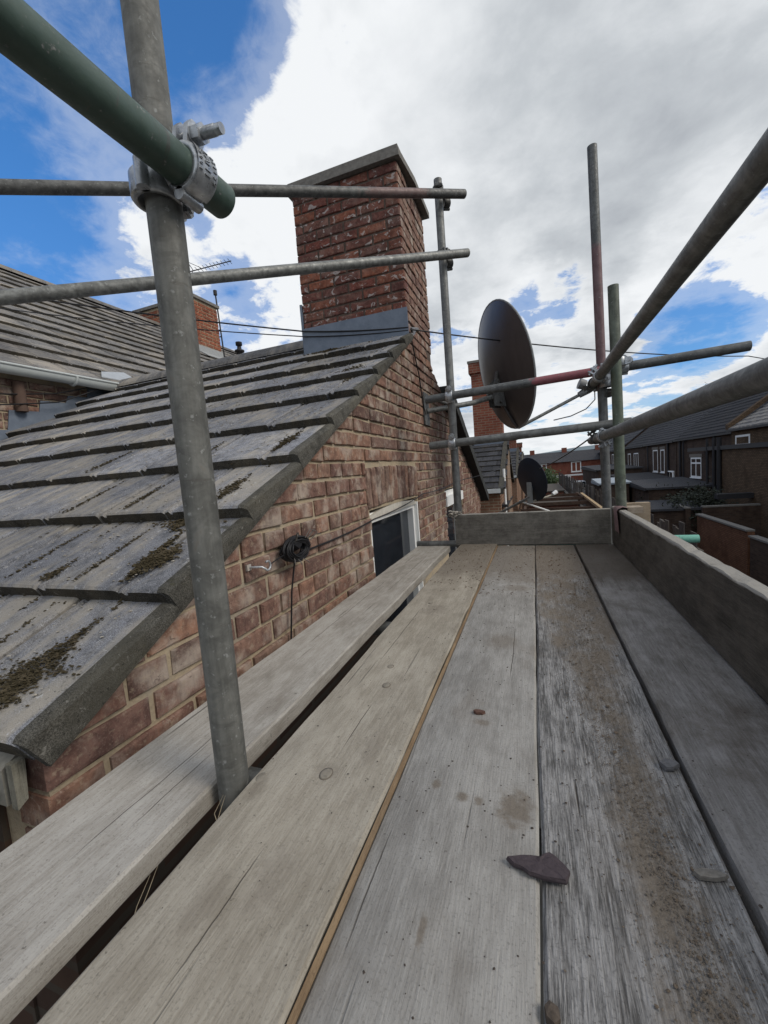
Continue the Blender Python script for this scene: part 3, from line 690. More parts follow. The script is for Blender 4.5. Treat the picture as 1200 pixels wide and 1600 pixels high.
MB().tube([(-4.11, 2.33, 1.5), (-4.11, 2.33, 1.25)], .045, 10).build('outlet_pipe', plain('rusty iron', (.10, .065, .05), .9), house)
# valley lead where the two roofs meet
MB().prism([(-4.02, 3.02, 1.655), (-4.02, 3.5, 1.66), (-4.20, 3.42, 1.80), (-4.12, 3.1, 1.735)], (0, 0, .01)).build('valley_lead', plain('pale zinc', (.34, .36, .38), .5), mroof)
# main chimney
mc = MB().box(-8.04, -6.428, 7.028, 7.69, 2.9, 4.38).build('chimney', MORT, house)
OB = brick_mat('orange old brick', [(.20, .062, .036), (.30, .10, .055), (.25, .08, .045), (.16, .055, .038), (.34, .135, .075)], .25, (.24, .15, .10), .6)
lay_bricks(mc, OB, [(i, 3.06 + .0728 * i) for i in range(18)], 0, 1.63, noshape, (lambda u, z: (-6.42 - u, 7.02, z), -pi / 2), (), 200, False, bond=lambda r: 's')
lay_bricks(mc, OB, [(i, 3.06 + .0728 * i) for i in range(18)], 7.03, 7.70, noshape, (lambda u, z: (-6.42, u, z), 0), (), 200, False, bond=lambda r: 's')
MB().box(-8.09, -6.38, 6.98, 7.74, 4.38, 4.44).build('coping', CONC, mc)
MB().prism([(-6.405, 7.0, 3.28), (-6.405, 7.73, 3.28), (-6.405, 7.73, 3.44), (-6.405, 7.0, 3.44)], (-.01, 0, 0)).prism([(-6.4, 7.0, 3.3), (-6.4, 7.73, 3.3), (-6.15, 7.8, 3.16), (-6.15, 6.95, 3.16)], (0, 0, .015)).build('flashing', plain('pale lead', (.30, .31, .31), .7), mc)
vp = MB(); x, y = -6.9, 8.95; z = mz(x)
vp.tube([(x, y, z - .1), (x, y, z + .22), (x, y, z + .22), (x, y, z + .26), (x, y, z + .27), (x, y, z + .38), (x, y, z + .38), (x, y, z + .46)], [.075, .07, .12, .12, .06, .045, .08, .08], 14); vp.build('vent_pipe', DARKM, house)

def aerial(base, h, lean, label, yagi):
    t = thing('tv_aerial', base, label, 'aerial'); b = Vector(base); top = b + Vector((lean[0], lean[1], h))
    MB().tube([b, top], .016, 6).build('mast', DARKM, t)
    if yagi:
        d = Vector((.93, .2, .08)).normalized(); c = top + Vector((0, 0, -.1)); boom = MB().tube([c - d * .1, c + d * .95], .011, 5); bo = boom.build('boom', DARKM, t)
        el = MB()
        for i in range(10):
            q = c + d * (.2 + i * .08); el.tube([q + Vector((-.03, .1, .0)), q - Vector((-.03, .1, .0))], .005, 4)
        for s_ in (-1, 1): el.tube([c + d * .1 + Vector((0, 0, .02)), c + d * .02 + Vector((-.05, 0, .25 * s_))], .007, 4)
        el.tube([c + d * .05 + Vector((-.12, 0, .24)), c + d * .28 + Vector((0, 0, .02))], .007, 4); el.build('elements', DARKM, bo)
    else:
        MB().tube([top - Vector((0, 0, .05)), top + Vector((0, 0, .05))], .04, 8).build('head', DARKM, t)
        bk = MB()
        for f_ in (.35, .45): bk.tube([b + (top - b) * f_, b + (top - b) * f_ + Vector((-.15, -.02, 0))], .012, 5)
        bk.build('bracket', DARKM, t)
aerial((-6.45, 7.05, 4.44), .56, (-.03, 0, 0), 'toothed television aerial on a mast above the orange chimney', True)
aerial((-6.42, 7.78, 3.30), 1.46, (-.06, 0, 0), 'thin bare mast with a small head strapped beside the orange chimney', False)

# ------------------------------------------------------------------ neighbouring wings further along the terrace
def rear_wing(yc, label, stack_h, tiles, near_part=True, wm=FBR4):
    t = thing('neighbour_house', (-2.5, yc, -4.5), label, 'house', 'rear wings of the terrace along the scaffold side')
    h = 2.85; rz, ez = 1.24, -.10; sl = (rz - ez) / h
    pts = [(WX, yc - h, -4.5), (WX, yc + h, -4.5), (WX, yc + h, ez), (WX, yc, rz), (WX, yc - h, ez)]
    MB().prism(pts, (-3.3, 0, 0)).build('wall', wm, t)
    rf = MB(); rf.add([(-4.15, yc - h - .12, ez - .04), (WX + .03, yc - h - .12, ez - .04), (WX + .03, yc, rz + .012), (-4.15, yc, rz + .012), (WX + .03, yc + h + .12, ez - .04), (-4.15, yc + h + .12, ez - .04)], [(0, 1, 2, 3), (3, 2, 4, 5)])
    r_ = rf.build('roof', DARKM, t); p = math.atan(sl); rest = MB()
    Rm = Matrix.Rotation(p, 3, 'X')
    for k in range(10):
        y = yc - h - .1 + .298 * k
        for j in range(11):
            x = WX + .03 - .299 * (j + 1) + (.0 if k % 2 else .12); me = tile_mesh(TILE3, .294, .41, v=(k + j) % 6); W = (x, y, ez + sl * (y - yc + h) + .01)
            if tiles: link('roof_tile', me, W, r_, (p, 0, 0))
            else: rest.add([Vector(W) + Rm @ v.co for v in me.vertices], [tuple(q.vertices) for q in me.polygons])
    if rest.v: rest.build('tile_courses', TILE3, r_, kind='stuff')
    for s_ in (-1, 1):
        a, b = (WX + .09, yc + s_ * (h + .15), ez - .16), (WX + .09, yc, rz - .08)
        MB().prism([a, b, (b[0], b[1], b[2] + .15), (a[0], a[1], a[2] + .15)], (-.12, 0, 0)).build('verge', VERGE, r_)
    MB().box(-4.1, WX + .02, yc - h - .24, yc - h - .12, ez - .12, ez - .02).build('gutter', plain('white gutter', (.5, .52, .52), .4), t)
    c = MB().box(-1.69, WX - .03, yc - .36, yc + .36, rz - .5, rz + stack_h - .42).build('chimney', FBR5, t)
    MB().box(-1.75, WX + .03, yc - .42, yc + .42, rz + stack_h - .42, rz + stack_h - .12).build('corbel', FBR5, c)
    MB().box(-1.77, WX + .05, yc - .44, yc + .44, rz + stack_h - .12, rz + stack_h - .05).build('coping', CONC, c)
    MB().box(-1.71, WX - .01, yc - .38, yc - .365, rz - .3, rz + .02).build('flashing', LEAD, c)
    return t
nb = rear_wing(13.4, 'dark-roofed brick wing with a tall red chimney just beyond the grey gable', 2.45, True)
for i, (y, r) in enumerate(((10.95, .03), (12.1, .055), (12.9, .05))):
    MB().tube([(WX + .09, y, -4.4), (WX + .09, y, .35 + .25 * i)], r, 10).build('drainpipe', (WHITE, plain('buff pipe', (.26, .19, .14), .7))[i > 0], nb)
MB().box(WX, WX + .14, 10.8, 13.6, -.62, -.56).build('pipe_rail', DARKM, nb)
rear_wing(23.6, 'farther brick wing with dark wavy tiles showing behind the buff drainpipes', .9, False)
rear_wing(33.8, 'farthest small brick wing of the scaffold side terrace', .8, False)
MB().box(-9, -4.2, 14.0, 60, -4.5, 1.4).prism([(-4.1, 14, 1.4), (-4.1, 60, 1.4), (-6.9, 60, 3.5), (-6.9, 14, 3.5)], (-.2, 0, -.2)).build('terrace_range', FBR, setp(thing('terrace_row', (-6, 30, -4.5), 'long main range of the brick terrace behind the dark wings', 'house')))

# ------------------------------------------------------------------ opposite terrace across the back lane
FM = lambda X: (lambda u, z, d: (X - d, u, z))
def opp_house(y0, y1, X, ze, xr, zr, label, wallm, tm_, wins, stack=None, courses=12, tn=''):
    t = thing('terrace_house', ((X + xr) / 2, (y0 + y1) / 2, -4.5), label, 'house', 'houses of the terrace across the lane')
    MB().prism([(X, y0, -4.5), (xr * 2 - X, y0, -4.5), (xr * 2 - X, y0, ze), (xr, y0, zr - .05), (X, y0, ze)], (0, y1 - y0, 0)).build('wall', wallm, t)
    rb = MB().add([(X - .15, y0, ze - .06), (X - .15, y1, ze - .06), (xr, y1, zr - .02), (xr, y0, zr - .02), (xr * 2 - X, y1, ze), (xr * 2 - X, y0, ze)], [(0, 1, 2, 3), (3, 2, 4, 5)])
    r_ = rb.build('roof', DARKM, t); cs = MB()
    sl = (zr - ze) / (xr - X)
    for k in range(courses):
        a = X - .15 + (xr - X + .1) * k / courses; b = X - .15 + (xr - X + .1) * (k + 1.12) / courses
        y = y0
        while y < y1 - .05:
            yb = min(y + random.choice((1.2, 1.8, 2.4)), y1); j = random.uniform(-.006, .012)
            za, zb = ze - .09 + sl * (a - X + .15), ze - .09 + sl * (b - X + .15)
            cs.add([(a, y, za + .03), (a, yb, za + .03), (a, yb, za + .10 + j), (a, y, za + .10 + j), (b, yb, zb + .045 + j), (b, y, zb + .045 + j)], [(0, 1, 2, 3), (3, 2, 4, 5)]); y = yb
    cs.build('tile_courses', tm_, r_, kind='stuff')
    MB().tube([(xr, y0, zr), (xr, y1, zr)], .13, 8).build('ridge', tm_, r_)
    MB().box(X - .27, X - .14, y0, y1, ze - .18, ze - .07).build('gutter', DARKM, t)
    for (a, b, za, zb, bars, kind) in wins:
        window(t, FM(X - .02), a, b, za, zb, WHITE, bars, .08, .11, GLASS if kind else CURT, trans=kind == 2)
    if stack:
        for s_ in stack:
            c = MB().box(xr - .35, xr + .4, s_, s_ + 1.0, zr - .6, zr + 1.0).build('chimney', FBR, t)
            for q in (.25, .75): MB().tube([(xr, s_ + q, zr + 1.0), (xr, s_ + q, zr + 1.3)], [.11, .09], 8).build('chimney_pot', FBR3, c)
    return t
oh1 = opp_house(28.6, 38.9, 10.7, 1.32, 14.2, 4.22, 'dark-walled brick house opposite with a white two-pane window and long dark roof', FBR, TILE3, [(33.8, 35.8, -1.56, -.15, 2, 2)], None, 13)
oh2 = opp_house(39.1, 48.5, 10.7, 1.28, 14.2, 4.15, 'dark-walled brick house opposite with two tall narrow white windows', FBR, TILE3, [(42.2, 43.4, -1.4, .62, 1, 1), (44.3, 45.9, -1.4, .64, 1, 1), (39.6, 40.9, -2.1, -1.2, 1, 0)], None, 13)
oh3 = opp_house(48.7, 58.5, 10.7, 1.25, 14.2, 4.1, 'dark house seen between the two corner poles', FBR, TILE3, [(51.8, 53.9, -1.5, .5, 2, 1), (55.5, 57, -1.5, .5, 1, 1)], (53,), 10)
oh4 = opp_house(58.7, 90, 10.2, 1.1, 13.8, 4.0, 'long dark far end of the terrace left of the corner poles', FBR, TILE3, [(60 + i * 3.4, 61.3 + i * 3.4, -1.3, .6, 1, 1) for i in range(7)], (62, 70, 80), 8)
# nearer house with projecting brick wall, box gutter, parapet and pipes
oh0 = opp_house(10, 28.3, 10.35, 1.42, 14.2, 4.0, 'nearest opposite house with tan brick wall and blue-grey roof', FBR6, TILE2, [(26.2, 27.8, .42, 1.0, 1, 0), (24.7, 28.1, -3.3, -2.55, 2, 1)], None, 13)
MB().box(9.85, 10.349, 12, 28.4, -4.5, .28).build('lean_wall', FBR6, oh0)
MB().box(9.72, 10.6, 11, 33.2, .30, .52).build('box_gutter', DARKM, oh0)
MB().prism([(10.2, 28.25, 1.38), (10.2, 28.65, 1.38), (14.3, 28.65, 4.55), (14.3, 28.25, 4.55)], (0, 0, .28)).build('parapet', FBR6, oh0)
for y, r in ((28.9, .09), (28.2, .12), (29.9, .07)): MB().tube([(9.75, y, -4.4), (9.75, y, 1.0)], r, 8).build('drainpipe', DARKM, oh0)
MB().box(8.4, 9.84, 24.5, 24.9, -2.1, -1.85).build('lean_to_ridge', DARKM, oh0)

for y in (40.9, 37.8): MB().tube([(10.6, y, -4.4), (10.6, y, 1.2)], .08, 6).build('drainpipe', DARKM, oh2 if y > 39 else oh1)
MB().box(12.6, 13.6, 27.9, 28.9, 3.5, 5.6).build('chimney', FBR5, oh0)

for i, (y, x, h) in enumerate(((31, 14.2, 1.5), (43, 14.2, 1.7), (57, 14.2, 1.4), (69, 13.8, 1.6))):
    aerial((x - .3, y, 4.15), h, (.05, 0, 0), ('television aerial on the opposite ridge above the two-pane window', 'television aerial on the opposite ridge above the tall windows', 'television aerial on the ridge behind the corner poles', 'television aerial far along the opposite ridge')[i], True)
for hs, y in ((oh1, 36.9), (oh2, 47.2), (oh1, 31.4)):
    MB().tube([(10.55, y, -4.4), (10.55, y, .9), (10.62, y, 1.15)], .06, 8).build('soil_pipe', DARKM, hs)
MB().tube([(10.6, 39.6, -2.2), (10.6, 39.6, -1.3), (10.6, 41.0, -1.25)], .05, 8).build('waste_pipe', WHITE, oh2)
for hs, a, b, z in ((oh1, 33.6, 36.0, -.13), (oh2, 42.0, 43.6, .66), (oh2, 44.1, 46.1, .68)):
    MB().box(10.66, 10.699, a, b, z, z + .22).build('lintel', plain('stone lintel', (.17, .15, .125), .9), hs)
# far terrace closing the lane, facing us
ft = None
for i in range(6):
    x0 = -6 + i * 5.2; y = 74
    t = thing('far_house', (x0 + 2.6, y + 4, -4.5), ('far red house %s' % ('hidden mostly by the dark blue dish', 'behind the blue dish edge with slate roof', 'with white window directly right of the blue dish', 'with white window left of the dark terrace', 'at the far end behind the dark terrace', 'last in the row behind the dark terrace')[i]), 'house', 'red terrace closing the far end of the lane')
    MB().box(x0, x0 + 5.19, y, y + 8, -4.5, .05).build('wall', FBR3, t)
    r_ = MB().prism([(x0, y - .3, .0), (x0, y + 4, 1.75), (x0, y + 8.3, 0)], (5.19, 0, 0)).build('roof', TILE3, t)
    c = MB().box(x0 + .2, x0 + 1.0, y + 3.6, y + 4.4, 1.5, 2.4).build('chimney', FBR3, t)
    fc = lambda u, z, d: (u, 73.98 - d, z)
    window(t, fc, x0 + 1.3, x0 + 2.8, -1.75, -.05, WHITE, 2, .08, .16, CURT); window(t, fc, x0 + 3.3, x0 + 4.5, -4.0, -2.4, WHITE, 2, .08, .12, CURT)
    MB().box(x0 + .3, x0 + 1.2, y - .06, y, -4.4, -2.4).build('door', WHITE, t)
    MB().box(x0 + .1, x0 + 5, y - .05, y - .001, -2.35, -2.1).build('lintel_band', WHITE, t)

# yards and lane between
def yard_wall(pts, z0, z1, m, label, th=.22, cope=True):
    a, b = Vector(pts[0]), Vector(pts[1]); d = (b - a).normalized(); n_ = Vector((-d.y, d.x, 0)) * th
    t = thing('yard_wall', ((a.x + b.x) / 2, (a.y + b.y) / 2, z0), label, 'wall', 'yard walls along the lane')
    q = lambda P, z: (P.x, P.y, z)
    MB().prism([q(a, z0), q(b, z0), q(b, z1), q(a, z1 - .0)], n_).build('brickwork_panel', m, t)
    if cope: MB().prism([q(a - d * .02, z1 + .003), q(b + d * .02, z1 + .003), q(b + d * .02, z1 + .07), q(a - d * .02, z1 + .07)], n_ * 1.25).build('coping', CONC, t)
    return t
ow = yard_wall(((7.5, 18.6, 0), (7.5, 23.6, 0)), -4.5, -2.72, FBR2, 'orange brick yard wall with a dark door beyond the side board')
MB().box(7.44, 7.52, 22.5, 23.3, -4.5, -3.0).build('door', DARKM, ow)
yard_wall(((7.5, 12, 0), (7.5, 18.4, 0)), -4.5, -2.9, FBR, 'dark yard wall at the right edge, nearer than the orange wall')
yard_wall(((7.5, 25.2, 0), (7.5, 36, 0)), -4.5, -2.6, FBR, 'dark yard wall left of the orange wall')
yard_wall(((7.6, 23.8, 0), (10.3, 23.9, 0)), -4.5, -2.4, FBR, 'dark cross wall behind the orange yard wall')
yard_wall(((6.4, 37, 0), (6.4, 60, 0)), -4.5, -2.4, FBR, 'long dark yard wall far along the lane')
yard_wall(((6.5, 36.6, 0), (10.6, 36.8, 0)), -4.5, -2.1, FBR, 'dark cross wall below the tall narrow windows')
yard_wall(((3.1, 9, 0), (3.1, 62, 0)), -4.5, -2.95, FBR, 'low near-side lane wall under the board fence')
def shed(x0, x1, y0, y1, z, label, rise=.25, m=None):
    t = thing('shed', ((x0 + x1) / 2, (y0 + y1) / 2, -4.5), label, 'shed', 'dark outbuildings across the lane')
    MB().box(x0, x1, y0, y1, -4.5, z).build('wall', FBR, t)
    MB().prism([(x0 - .15, y0 - .15, z + .002), (x0 - .15, y1 + .15, z + .002), (x0 - .15, y1 + .15, z + rise + .1), (x0 - .15, y0 - .15, z + .12)], (x1 - x0 + .3, 0, 0)).build('roof', m or TILE3, t)
    MB().box(x0 - .2, x0 - .152, y0 - .1, y1 + .1, z - .05, z + .14).build('fascia', m or DARKM, t)
    return t
shed(6.6, 10.0, 29.5, 35.6, -1.85, 'dark flat-roofed outbuilding below the two-pane window')
shed(6.8, 9.8, 37.6, 44, -1.7, 'dark outbuilding below the tall narrow windows')
shed(6.0, 9.8, 46, 60, -1.0, 'long black-roofed shed left of the corner poles')
shed(5.9, 8.2, 25.5, 28.8, -2.7, 'low dark shed in front of the ivy', .15)
s5 = shed(4.6, 6.4, 34, 38, -1.65, 'small shed with pale corrugated roof left of the corner poles', .2, plain('pale sheet roof', (.26, .30, .34), .5))

# board fence on the near side of the lane
fence = thing('board_fence', (3.1, 30, -2.95), 'tall weathered dark board fence running along the lane', 'fence')
FW = [plain('fence board %d' % i, c, .9, 0, .3, 12.) for i, c in enumerate(((.075, .062, .052), (.055, .048, .044), (.10, .085, .07), (.13, .12, .105)))]
fbm = [MB().box(-.012, .012, 0, w_, 0, h_).mesh('fence_board', FW[i]) for i, (w_, h_) in enumerate(((.30, 1.62), (.34, 1.72), (.28, 1.55), (.32, 1.68)))]
y = 10.0
for i in range(140):
    link('fence_board', fbm[random.choice((0, 0, 1, 1, 2, 3))], (3.1 + random.uniform(-.04, .04), y, -2.95 + random.uniform(-.08, .12)), fence, (random.uniform(-.03, .03), 0, 0)); y += .36 + (.25 if i % 9 == 8 else 0)
    if y > 60: break
for z in (-2.5, -1.7): MB().box(3.14, 3.2, 10, 60, z, z + .08).build('rail', FW[0], fence)

# timber frame of a half-built roof in the near yards
TIM = wood_mat('reddish joist', (.045, .030, .023), (.10, .062, .045), 'x', .3, .1, seed=5)
TIM2 = wood_mat('fresh pale timber', (.30, .21, .12), (.42, .31, .18), 'y', .2, .1, seed=6)
jf = thing('joist_platform', (1.2, 16, -2.2), 'open platform of reddish joists in the yard beyond the end board', 'joists')
for i in range(6):
    y = 12.5 + i * 2.6; MB().box(-.6, 2.3, y, y + .07, -1.55 - .02 * i, -1.40 - .02 * i).build('joist', TIM, jf)
for x in (-.5, 2.3): MB().box(x, x + .08, 11, 27, -1.80, -1.56).build('bearer', TIM, jf)
for i, (x, y) in enumerate(((-.5, 11), (2.3, 11), (-.5, 26), (2.3, 26))): MB().box(x, x + .1, y, y + .1, -4.5, -1.8).build('post', TIM, jf)
t = thing('timber_length', (2.3, 17, -1.4), 'pale yellow timber lying slantwise over the reddish joists', 'timber')
MB().prism([(1.95, 12.5, -1.30), (2.05, 12.5, -1.30), (2.55, 26, -1.62), (2.42, 26, -1.62)], (0, 0, .1)).build('beam', TIM2, t)
MB().prism([(1.2, 12.6, -1.9), (1.28, 12.6, -1.9), (1.45, 12.6, -1.3), (1.37, 12.6, -1.3)], (0, .08, 0)).build('brace', TIM2, t)
for (x0, x1, y0, y1, z, lb) in ((-.5, 2.6, 29, 36, -2.5, 'flat brown felt roof of a near yard outhouse'), (-.5, 2.4, 40, 52, -2.4, 'farther brown outhouse roof in the near yards')):
    t = thing('outhouse', ((x0 + x1) / 2, (y0 + y1) / 2, -4.5), lb, 'outhouse')
    MB().box(x0, x1, y0, y1, -4.5, z).build('wall', FBR5, t); MB().box(x0 - .1, x1 + .1, y0 - .1, y1 + .1, z + .003, z + .1).build('roof', plain('brown felt', (.07, .06, .05), .9), t)

def leafy(name, c, r, n_, label, cat, cols=(.035, .055, .022), leaf=.09, trunk=None):
    t = thing(name, (c[0], c[1], -4.5), label, cat); mb = MB(); C = Vector(c)
    cl_ = [(Vector((random.gauss(0, .5) * r[0], random.gauss(0, .5) * r[1], random.gauss(0, .45) * r[2])), random.uniform(.15, .35)) for _ in range(26)]
    for i in range(n_):
        k, s_ = random.choice(cl_); p = C + k + Vector((random.gauss(0, s_), random.gauss(0, s_), random.gauss(0, s_))) * min(r)
        a = Vector((random.gauss(0, 1), random.gauss(0, 1), random.gauss(0, 1))).normalized(); b = a.orthogonal().normalized() * leaf * .5; a = a * leaf
        mb.add([p - a, p + b, p + a, p - b], [(0, 1, 2, 3)])
    mb.build('foliage', plain('leaf ' + label[:8], cols, .7, 0, .4, 4.), t)
    MB().tube([(c[0], c[1], -4.5), (c[0], c[1] + .1, c[2] - r[2] * .3), (c[0] + .1, c[1], c[2] + r[2] * .4)], [.12, .07, .02], 7).build('trunk', plain('bark', (.06, .05, .04), .95), t)
leafy('ivy_thicket', (8.3, 30.5, -2.9), (1.6, 2.6, 1.1), 4200, 'dark ivy thicket sprawling over the yard walls opposite', 'ivy', (.028, .034, .022), .10)
leafy('ivy_thicket', (8.4, 26.4, -2.6), (1.0, 1.4, 1.0), 2600, 'dark ivy climbing beside the black drainpipes opposite', 'ivy', (.035, .04, .026), .09)
leafy('garden_bush', (1.6, 62, -2.2), (1.3, 1.3, 1.5), 2200, 'green bush before the far red houses beside the blue dish', 'bush', (.045, .08, .03), .16)
t = thing('parked_van', (5.4, 58, -4.5), 'tiny white van parked at the far end of the lane', 'van')
MB().prism([(4.3, 56, -4.2), (4.3, 60, -4.2), (4.3, 60, -2.5), (4.3, 57.2, -2.5), (4.3, 56, -3.3)], (1.8, 0, 0)).build('body', plain('white van paint', (.6, .6, .6), .4), t)
for x in (4.3, 5.9):
    for y in (56.8, 59.2): MB().tube([(x, y, -4.18), (x + .2, y, -4.18)], .32, 12).build('wheel', BLACKP, t)
MB().prism([(4.45, 55.99, -3.2), (5.95, 55.99, -3.2), (5.95, 57.05, -2.56), (4.45, 57.05, -2.56)], (0, -.02, .02)).build('windscreen', GLASS, t)

# ------------------------------------------------------------------ scaffold boards
WB = wood_mat
plank('scaffold_board', (-.715, -.7, -.001), 3.18, .208, .038, WB('board pale', (.27, .245, .21), (.42, .395, .355), 'y', .35, .12, seed=1.3, cracks=.6, splits=((-.60, .30, .62), (-.566, .36, .55), (-.64, 1.0, 1.7), (-.58, 1.5, 2.2)), stains=((-.6, 1.2, .05, .1, .3), (-.55, .7, .04, .05, .25))), 'pale smooth board nearest the brick wall, split along its grain', seed=1, wob=.0022)
plank('scaffold_board', (-.440, -.7, .011), 3.16, .216, .050, WB('board tan', (.25, .22, .175), (.385, .35, .29), 'y', .4, .12, seed=4.1, fardirt=.75, cracks=.4, splits=((-.345, .22, .40), (-.33, .58, .74), (-.38, .9, 1.3)), stains=((-.31, .36, .03, .05, .35), (-.37, .31, .02, .04, .3), (-.28, .6, .02, .05, .4), (-.33, .53, .025, .02, .35), (-.42, .47, .015, .03, .35), (-.33, 1.3, .05, .06, .45))), 'tan board with knots and fresh orange edge, right of the dark gap', seed=2, wob=.003)
# sawn edge of the tan board showing fresh wood
plank('scaffold_board', (-.2195, -.7, 0), 3.15, .204, .038, WB('board grey', (.20, .19, .175), (.325, .315, .295), 'y', .55, .35, seed=7.7, fardirt=.7, cracks=.3, splits=((-.2, .3, .48), (-.07, .9, 1.2)), stains=((-.045, .545, .028, .04, .85), (-.118, .545, .01, .012, .85), (-.095, .545, .008, .01, .8), (-.13, .36, .006, .02, .8), (-.11, .73, .02, .012, .7), (-.1, 1.1, .05, .06, .5), (-.16, .56, .008, .01, .8), (-.08, 1.6, .06, .05, .6))), 'speckled grey board between the tan board and the ridged board', seed=3, wob=.0018)
plank('scaffold_board', (-.0125, -.7, -.002), 3.15, .200, .038, WB('board ridged', (.075, .073, .071), (.30, .295, .29), 'y', 1.4, .15, seed=9.2, band=True, fardirt=.9, cracks=.9), 'deeply ridged grey board with a trail of brown sand', seed=4, wob=.002)
plank('scaffold_board', (.1965, -.7, .001), 3.15, .192, .038, WB('board brown', (.145, .132, .118), (.29, .275, .26), 'y', .5, .6, (.10, .082, .064), seed=12.5, fardirt=.8, cracks=.5, pale=.7), 'dull brown-grey board against the side board', seed=5, wob=.0018)
bt = [o for o in COL.objects if o.name == 'scaffold_board.001'][0]
em = MB(); N = 60; vs = []
for i in range(N + 1):
    y = -.7 + 3.14 * i / N; e_ = nz((0, y * 5, 2), 2., .0016)
    vs += [(-.2215 + e_, y, .0085), (-.2185 + e_ * .5, y, -.001), (-.2185, y, -.02)]
em.add(vs, [(3 * i + k, 3 * i + 3 + k, 3 * i + 4 + k, 3 * i + 1 + k) for i in range(N) for k in range(2)])
em.build('sawn_edge', WB('fresh sawn edge', (.17, .115, .07), (.29, .21, .13), 'y', .3, .25, seed=3.3, cracks=.3), bt)
WLOC[bt.name] = bt.location.copy()
kn = MB()
def disc(x, y, z, r, m, par, name='knot', hh=.0010, sq=1.25):
    mb = MB(); n_ = 14; vs = [(x, y, z + hh)]
    for q, (rr, h_) in enumerate(((r * .75, hh), (r, hh * .4), (r * 1.05, -.002))):
        vs += [(x + cos(2 * pi * k / n_) * rr * random.uniform(.96, 1.04), y + sin(2 * pi * k / n_) * rr * sq, z + h_) for k in range(n_)]
    fs = [(0, 1 + k, 1 + (k + 1) % n_) for k in range(n_)] + [(1 + q * n_ + k, 1 + q * n_ + (k + 1) % n_, 1 + (q + 1) * n_ + (k + 1) % n_, 1 + (q + 1) * n_ + k) for q in range(2) for k in range(n_)]
    mb.add(vs, fs, True); return mb.build(name, m, par)
KM = plain('grey knot', (.235, .21, .17), .8, 0, .3, 120.)
for x, y, r in ((-.4265, .492, .010), (-.328, .525, .011), (-.325, .80, .009), (-.345, .885, .0085), (-.36, 1.36, .008), (-.33, 1.30, .007)):
    disc(x, y, .0108, r, plain('knot ring', (.14, .12, .095), .9), bt, 'knot', .0012); disc(x, y, .0114, r * .84, KM, bt, 'knot_heart', .0011)
# splinters torn from the edge by the gap
sp = MB()
for y in (.415, .28):
    for q in range(2):
        a = Vector((-.438, y + random.uniform(-.01, .01), .006)); sp.tube([a, a + Vector((-.012, .025 * random.uniform(.3, 1), .004 * random.uniform(-1, 1.5))), a + Vector((-.024 * random.uniform(.6, 1), .05 * random.uniform(.5, 1), .006))], [.0007, .0005, .0002], 4)
sp.build('splinters', plain('torn fibre', (.30, .24, .16), .9), bt, kind='stuff')

# toe boards
RX = Matrix(((0, 1, 0), (0, 0, -1), (1, 0, 0)))         # y->x, x->z (height), z(thickness)-> -y
mb = plank_mesh(.838, .192, .034, 24, .002, 6.)
mb.v = [(-.465 + v[1], 2.462 - v[2], .0 + v[0]) for v in mb.v]
endb = mb.build('toe_board', WB('toe end', (.10, .092, .08), (.20, .188, .165), 'x', .5, .15, seed=15, cracks=.7, topz=.190), label='grey board standing on edge across the far end of the deck', cat='toe board')
mb = plank_mesh(3.15, .203, .036, 90, .0016, 8.)
def rough(v):   # broken top arris on the near half
    x, y, z = v; Y = -.7 + y
    if x > .19 and .75 < Y < 1.35: x -= .010 * max(0, noise.noise(Vector((Y * 16, z * 60, 3)))) + .004
    return (.3765 - z, Y, x + .0035)
mb.v = [rough(v) for v in mb.v]
mb.build('toe_board', WB('toe side', (.050, .044, .037), (.115, .102, .085), 'y', .6, .2, seed=18, cracks=.8, topz=.199), label='long dark board on edge along the right side with a splintered top', cat='toe board')
MB().box(.435, .56, 2.47, 2.51, .03, .215).build('timber_offcut', wood_mat('end grain block', (.30, .23, .16), (.42, .34, .25), 'x', .4, .1, seed=21), label='pale timber offcut jutting out beyond the corner poles', cat='timber')
MB().box(.43, .505, 2.36, 2.45, .175, .205).build('timber_wedge', wood_mat('wedge wood', (.26, .21, .16), (.40, .34, .27), 'x', .4, .1, seed=23), label='small split wooden wedge at the foot of the green pole', cat='wedge')
# rag strap over the corner
rg = MB(); vs = []; prof = [(.368, .10), (.366, .16), (.366, .205), (.374, .216), (.395, .222), (.416, .216), (.42, .19), (.421, .13)]
for i, (x, z) in enumerate(prof):
    for k in range(7): vs.append((x + nz((i, k, 0), .8, .004), 2.20 + .10 * k / 6 + .012 * i + nz((i, k, 9), .7, .01), z + nz((i, k, 4), .9, .004)))
rg.add(vs, [(i * 7 + k, i * 7 + k + 1, i * 7 + 8 + k, i * 7 + 7 + k) for i in range(len(prof) - 1) for k in range(6)], True)
rg.build('webbing_strap', plain('faded pink webbing', (.19, .125, .125), .9, 0, .3, 90.), label='faded pink webbing strap looped over the corner of the side board', cat='strap')
# mortar snot on the foot of the left far pole
lump = MB()
for i in range(46): lump.blob((-.47 + random.gauss(0, .02), 2.455 + random.gauss(0, .008), .19 + random.gauss(0, .011)), random.uniform(.007, .015), .8)
lump.build('mortar_lump', plain('set mortar', (.30, .275, .24), .95, 0, .3, 80.), label='lump of set mortar on the far board beside the middle pole', cat='mortar lump')
MB().tube([(-.72, 2.50, .008), (-.40, 2.50, .008)], .02, 12, hollow=.8).build('scaffold_tube', GALV[2], label='short tube end lying low between brick wall and far board', cat='scaffold tube', group='scaffold tubes')

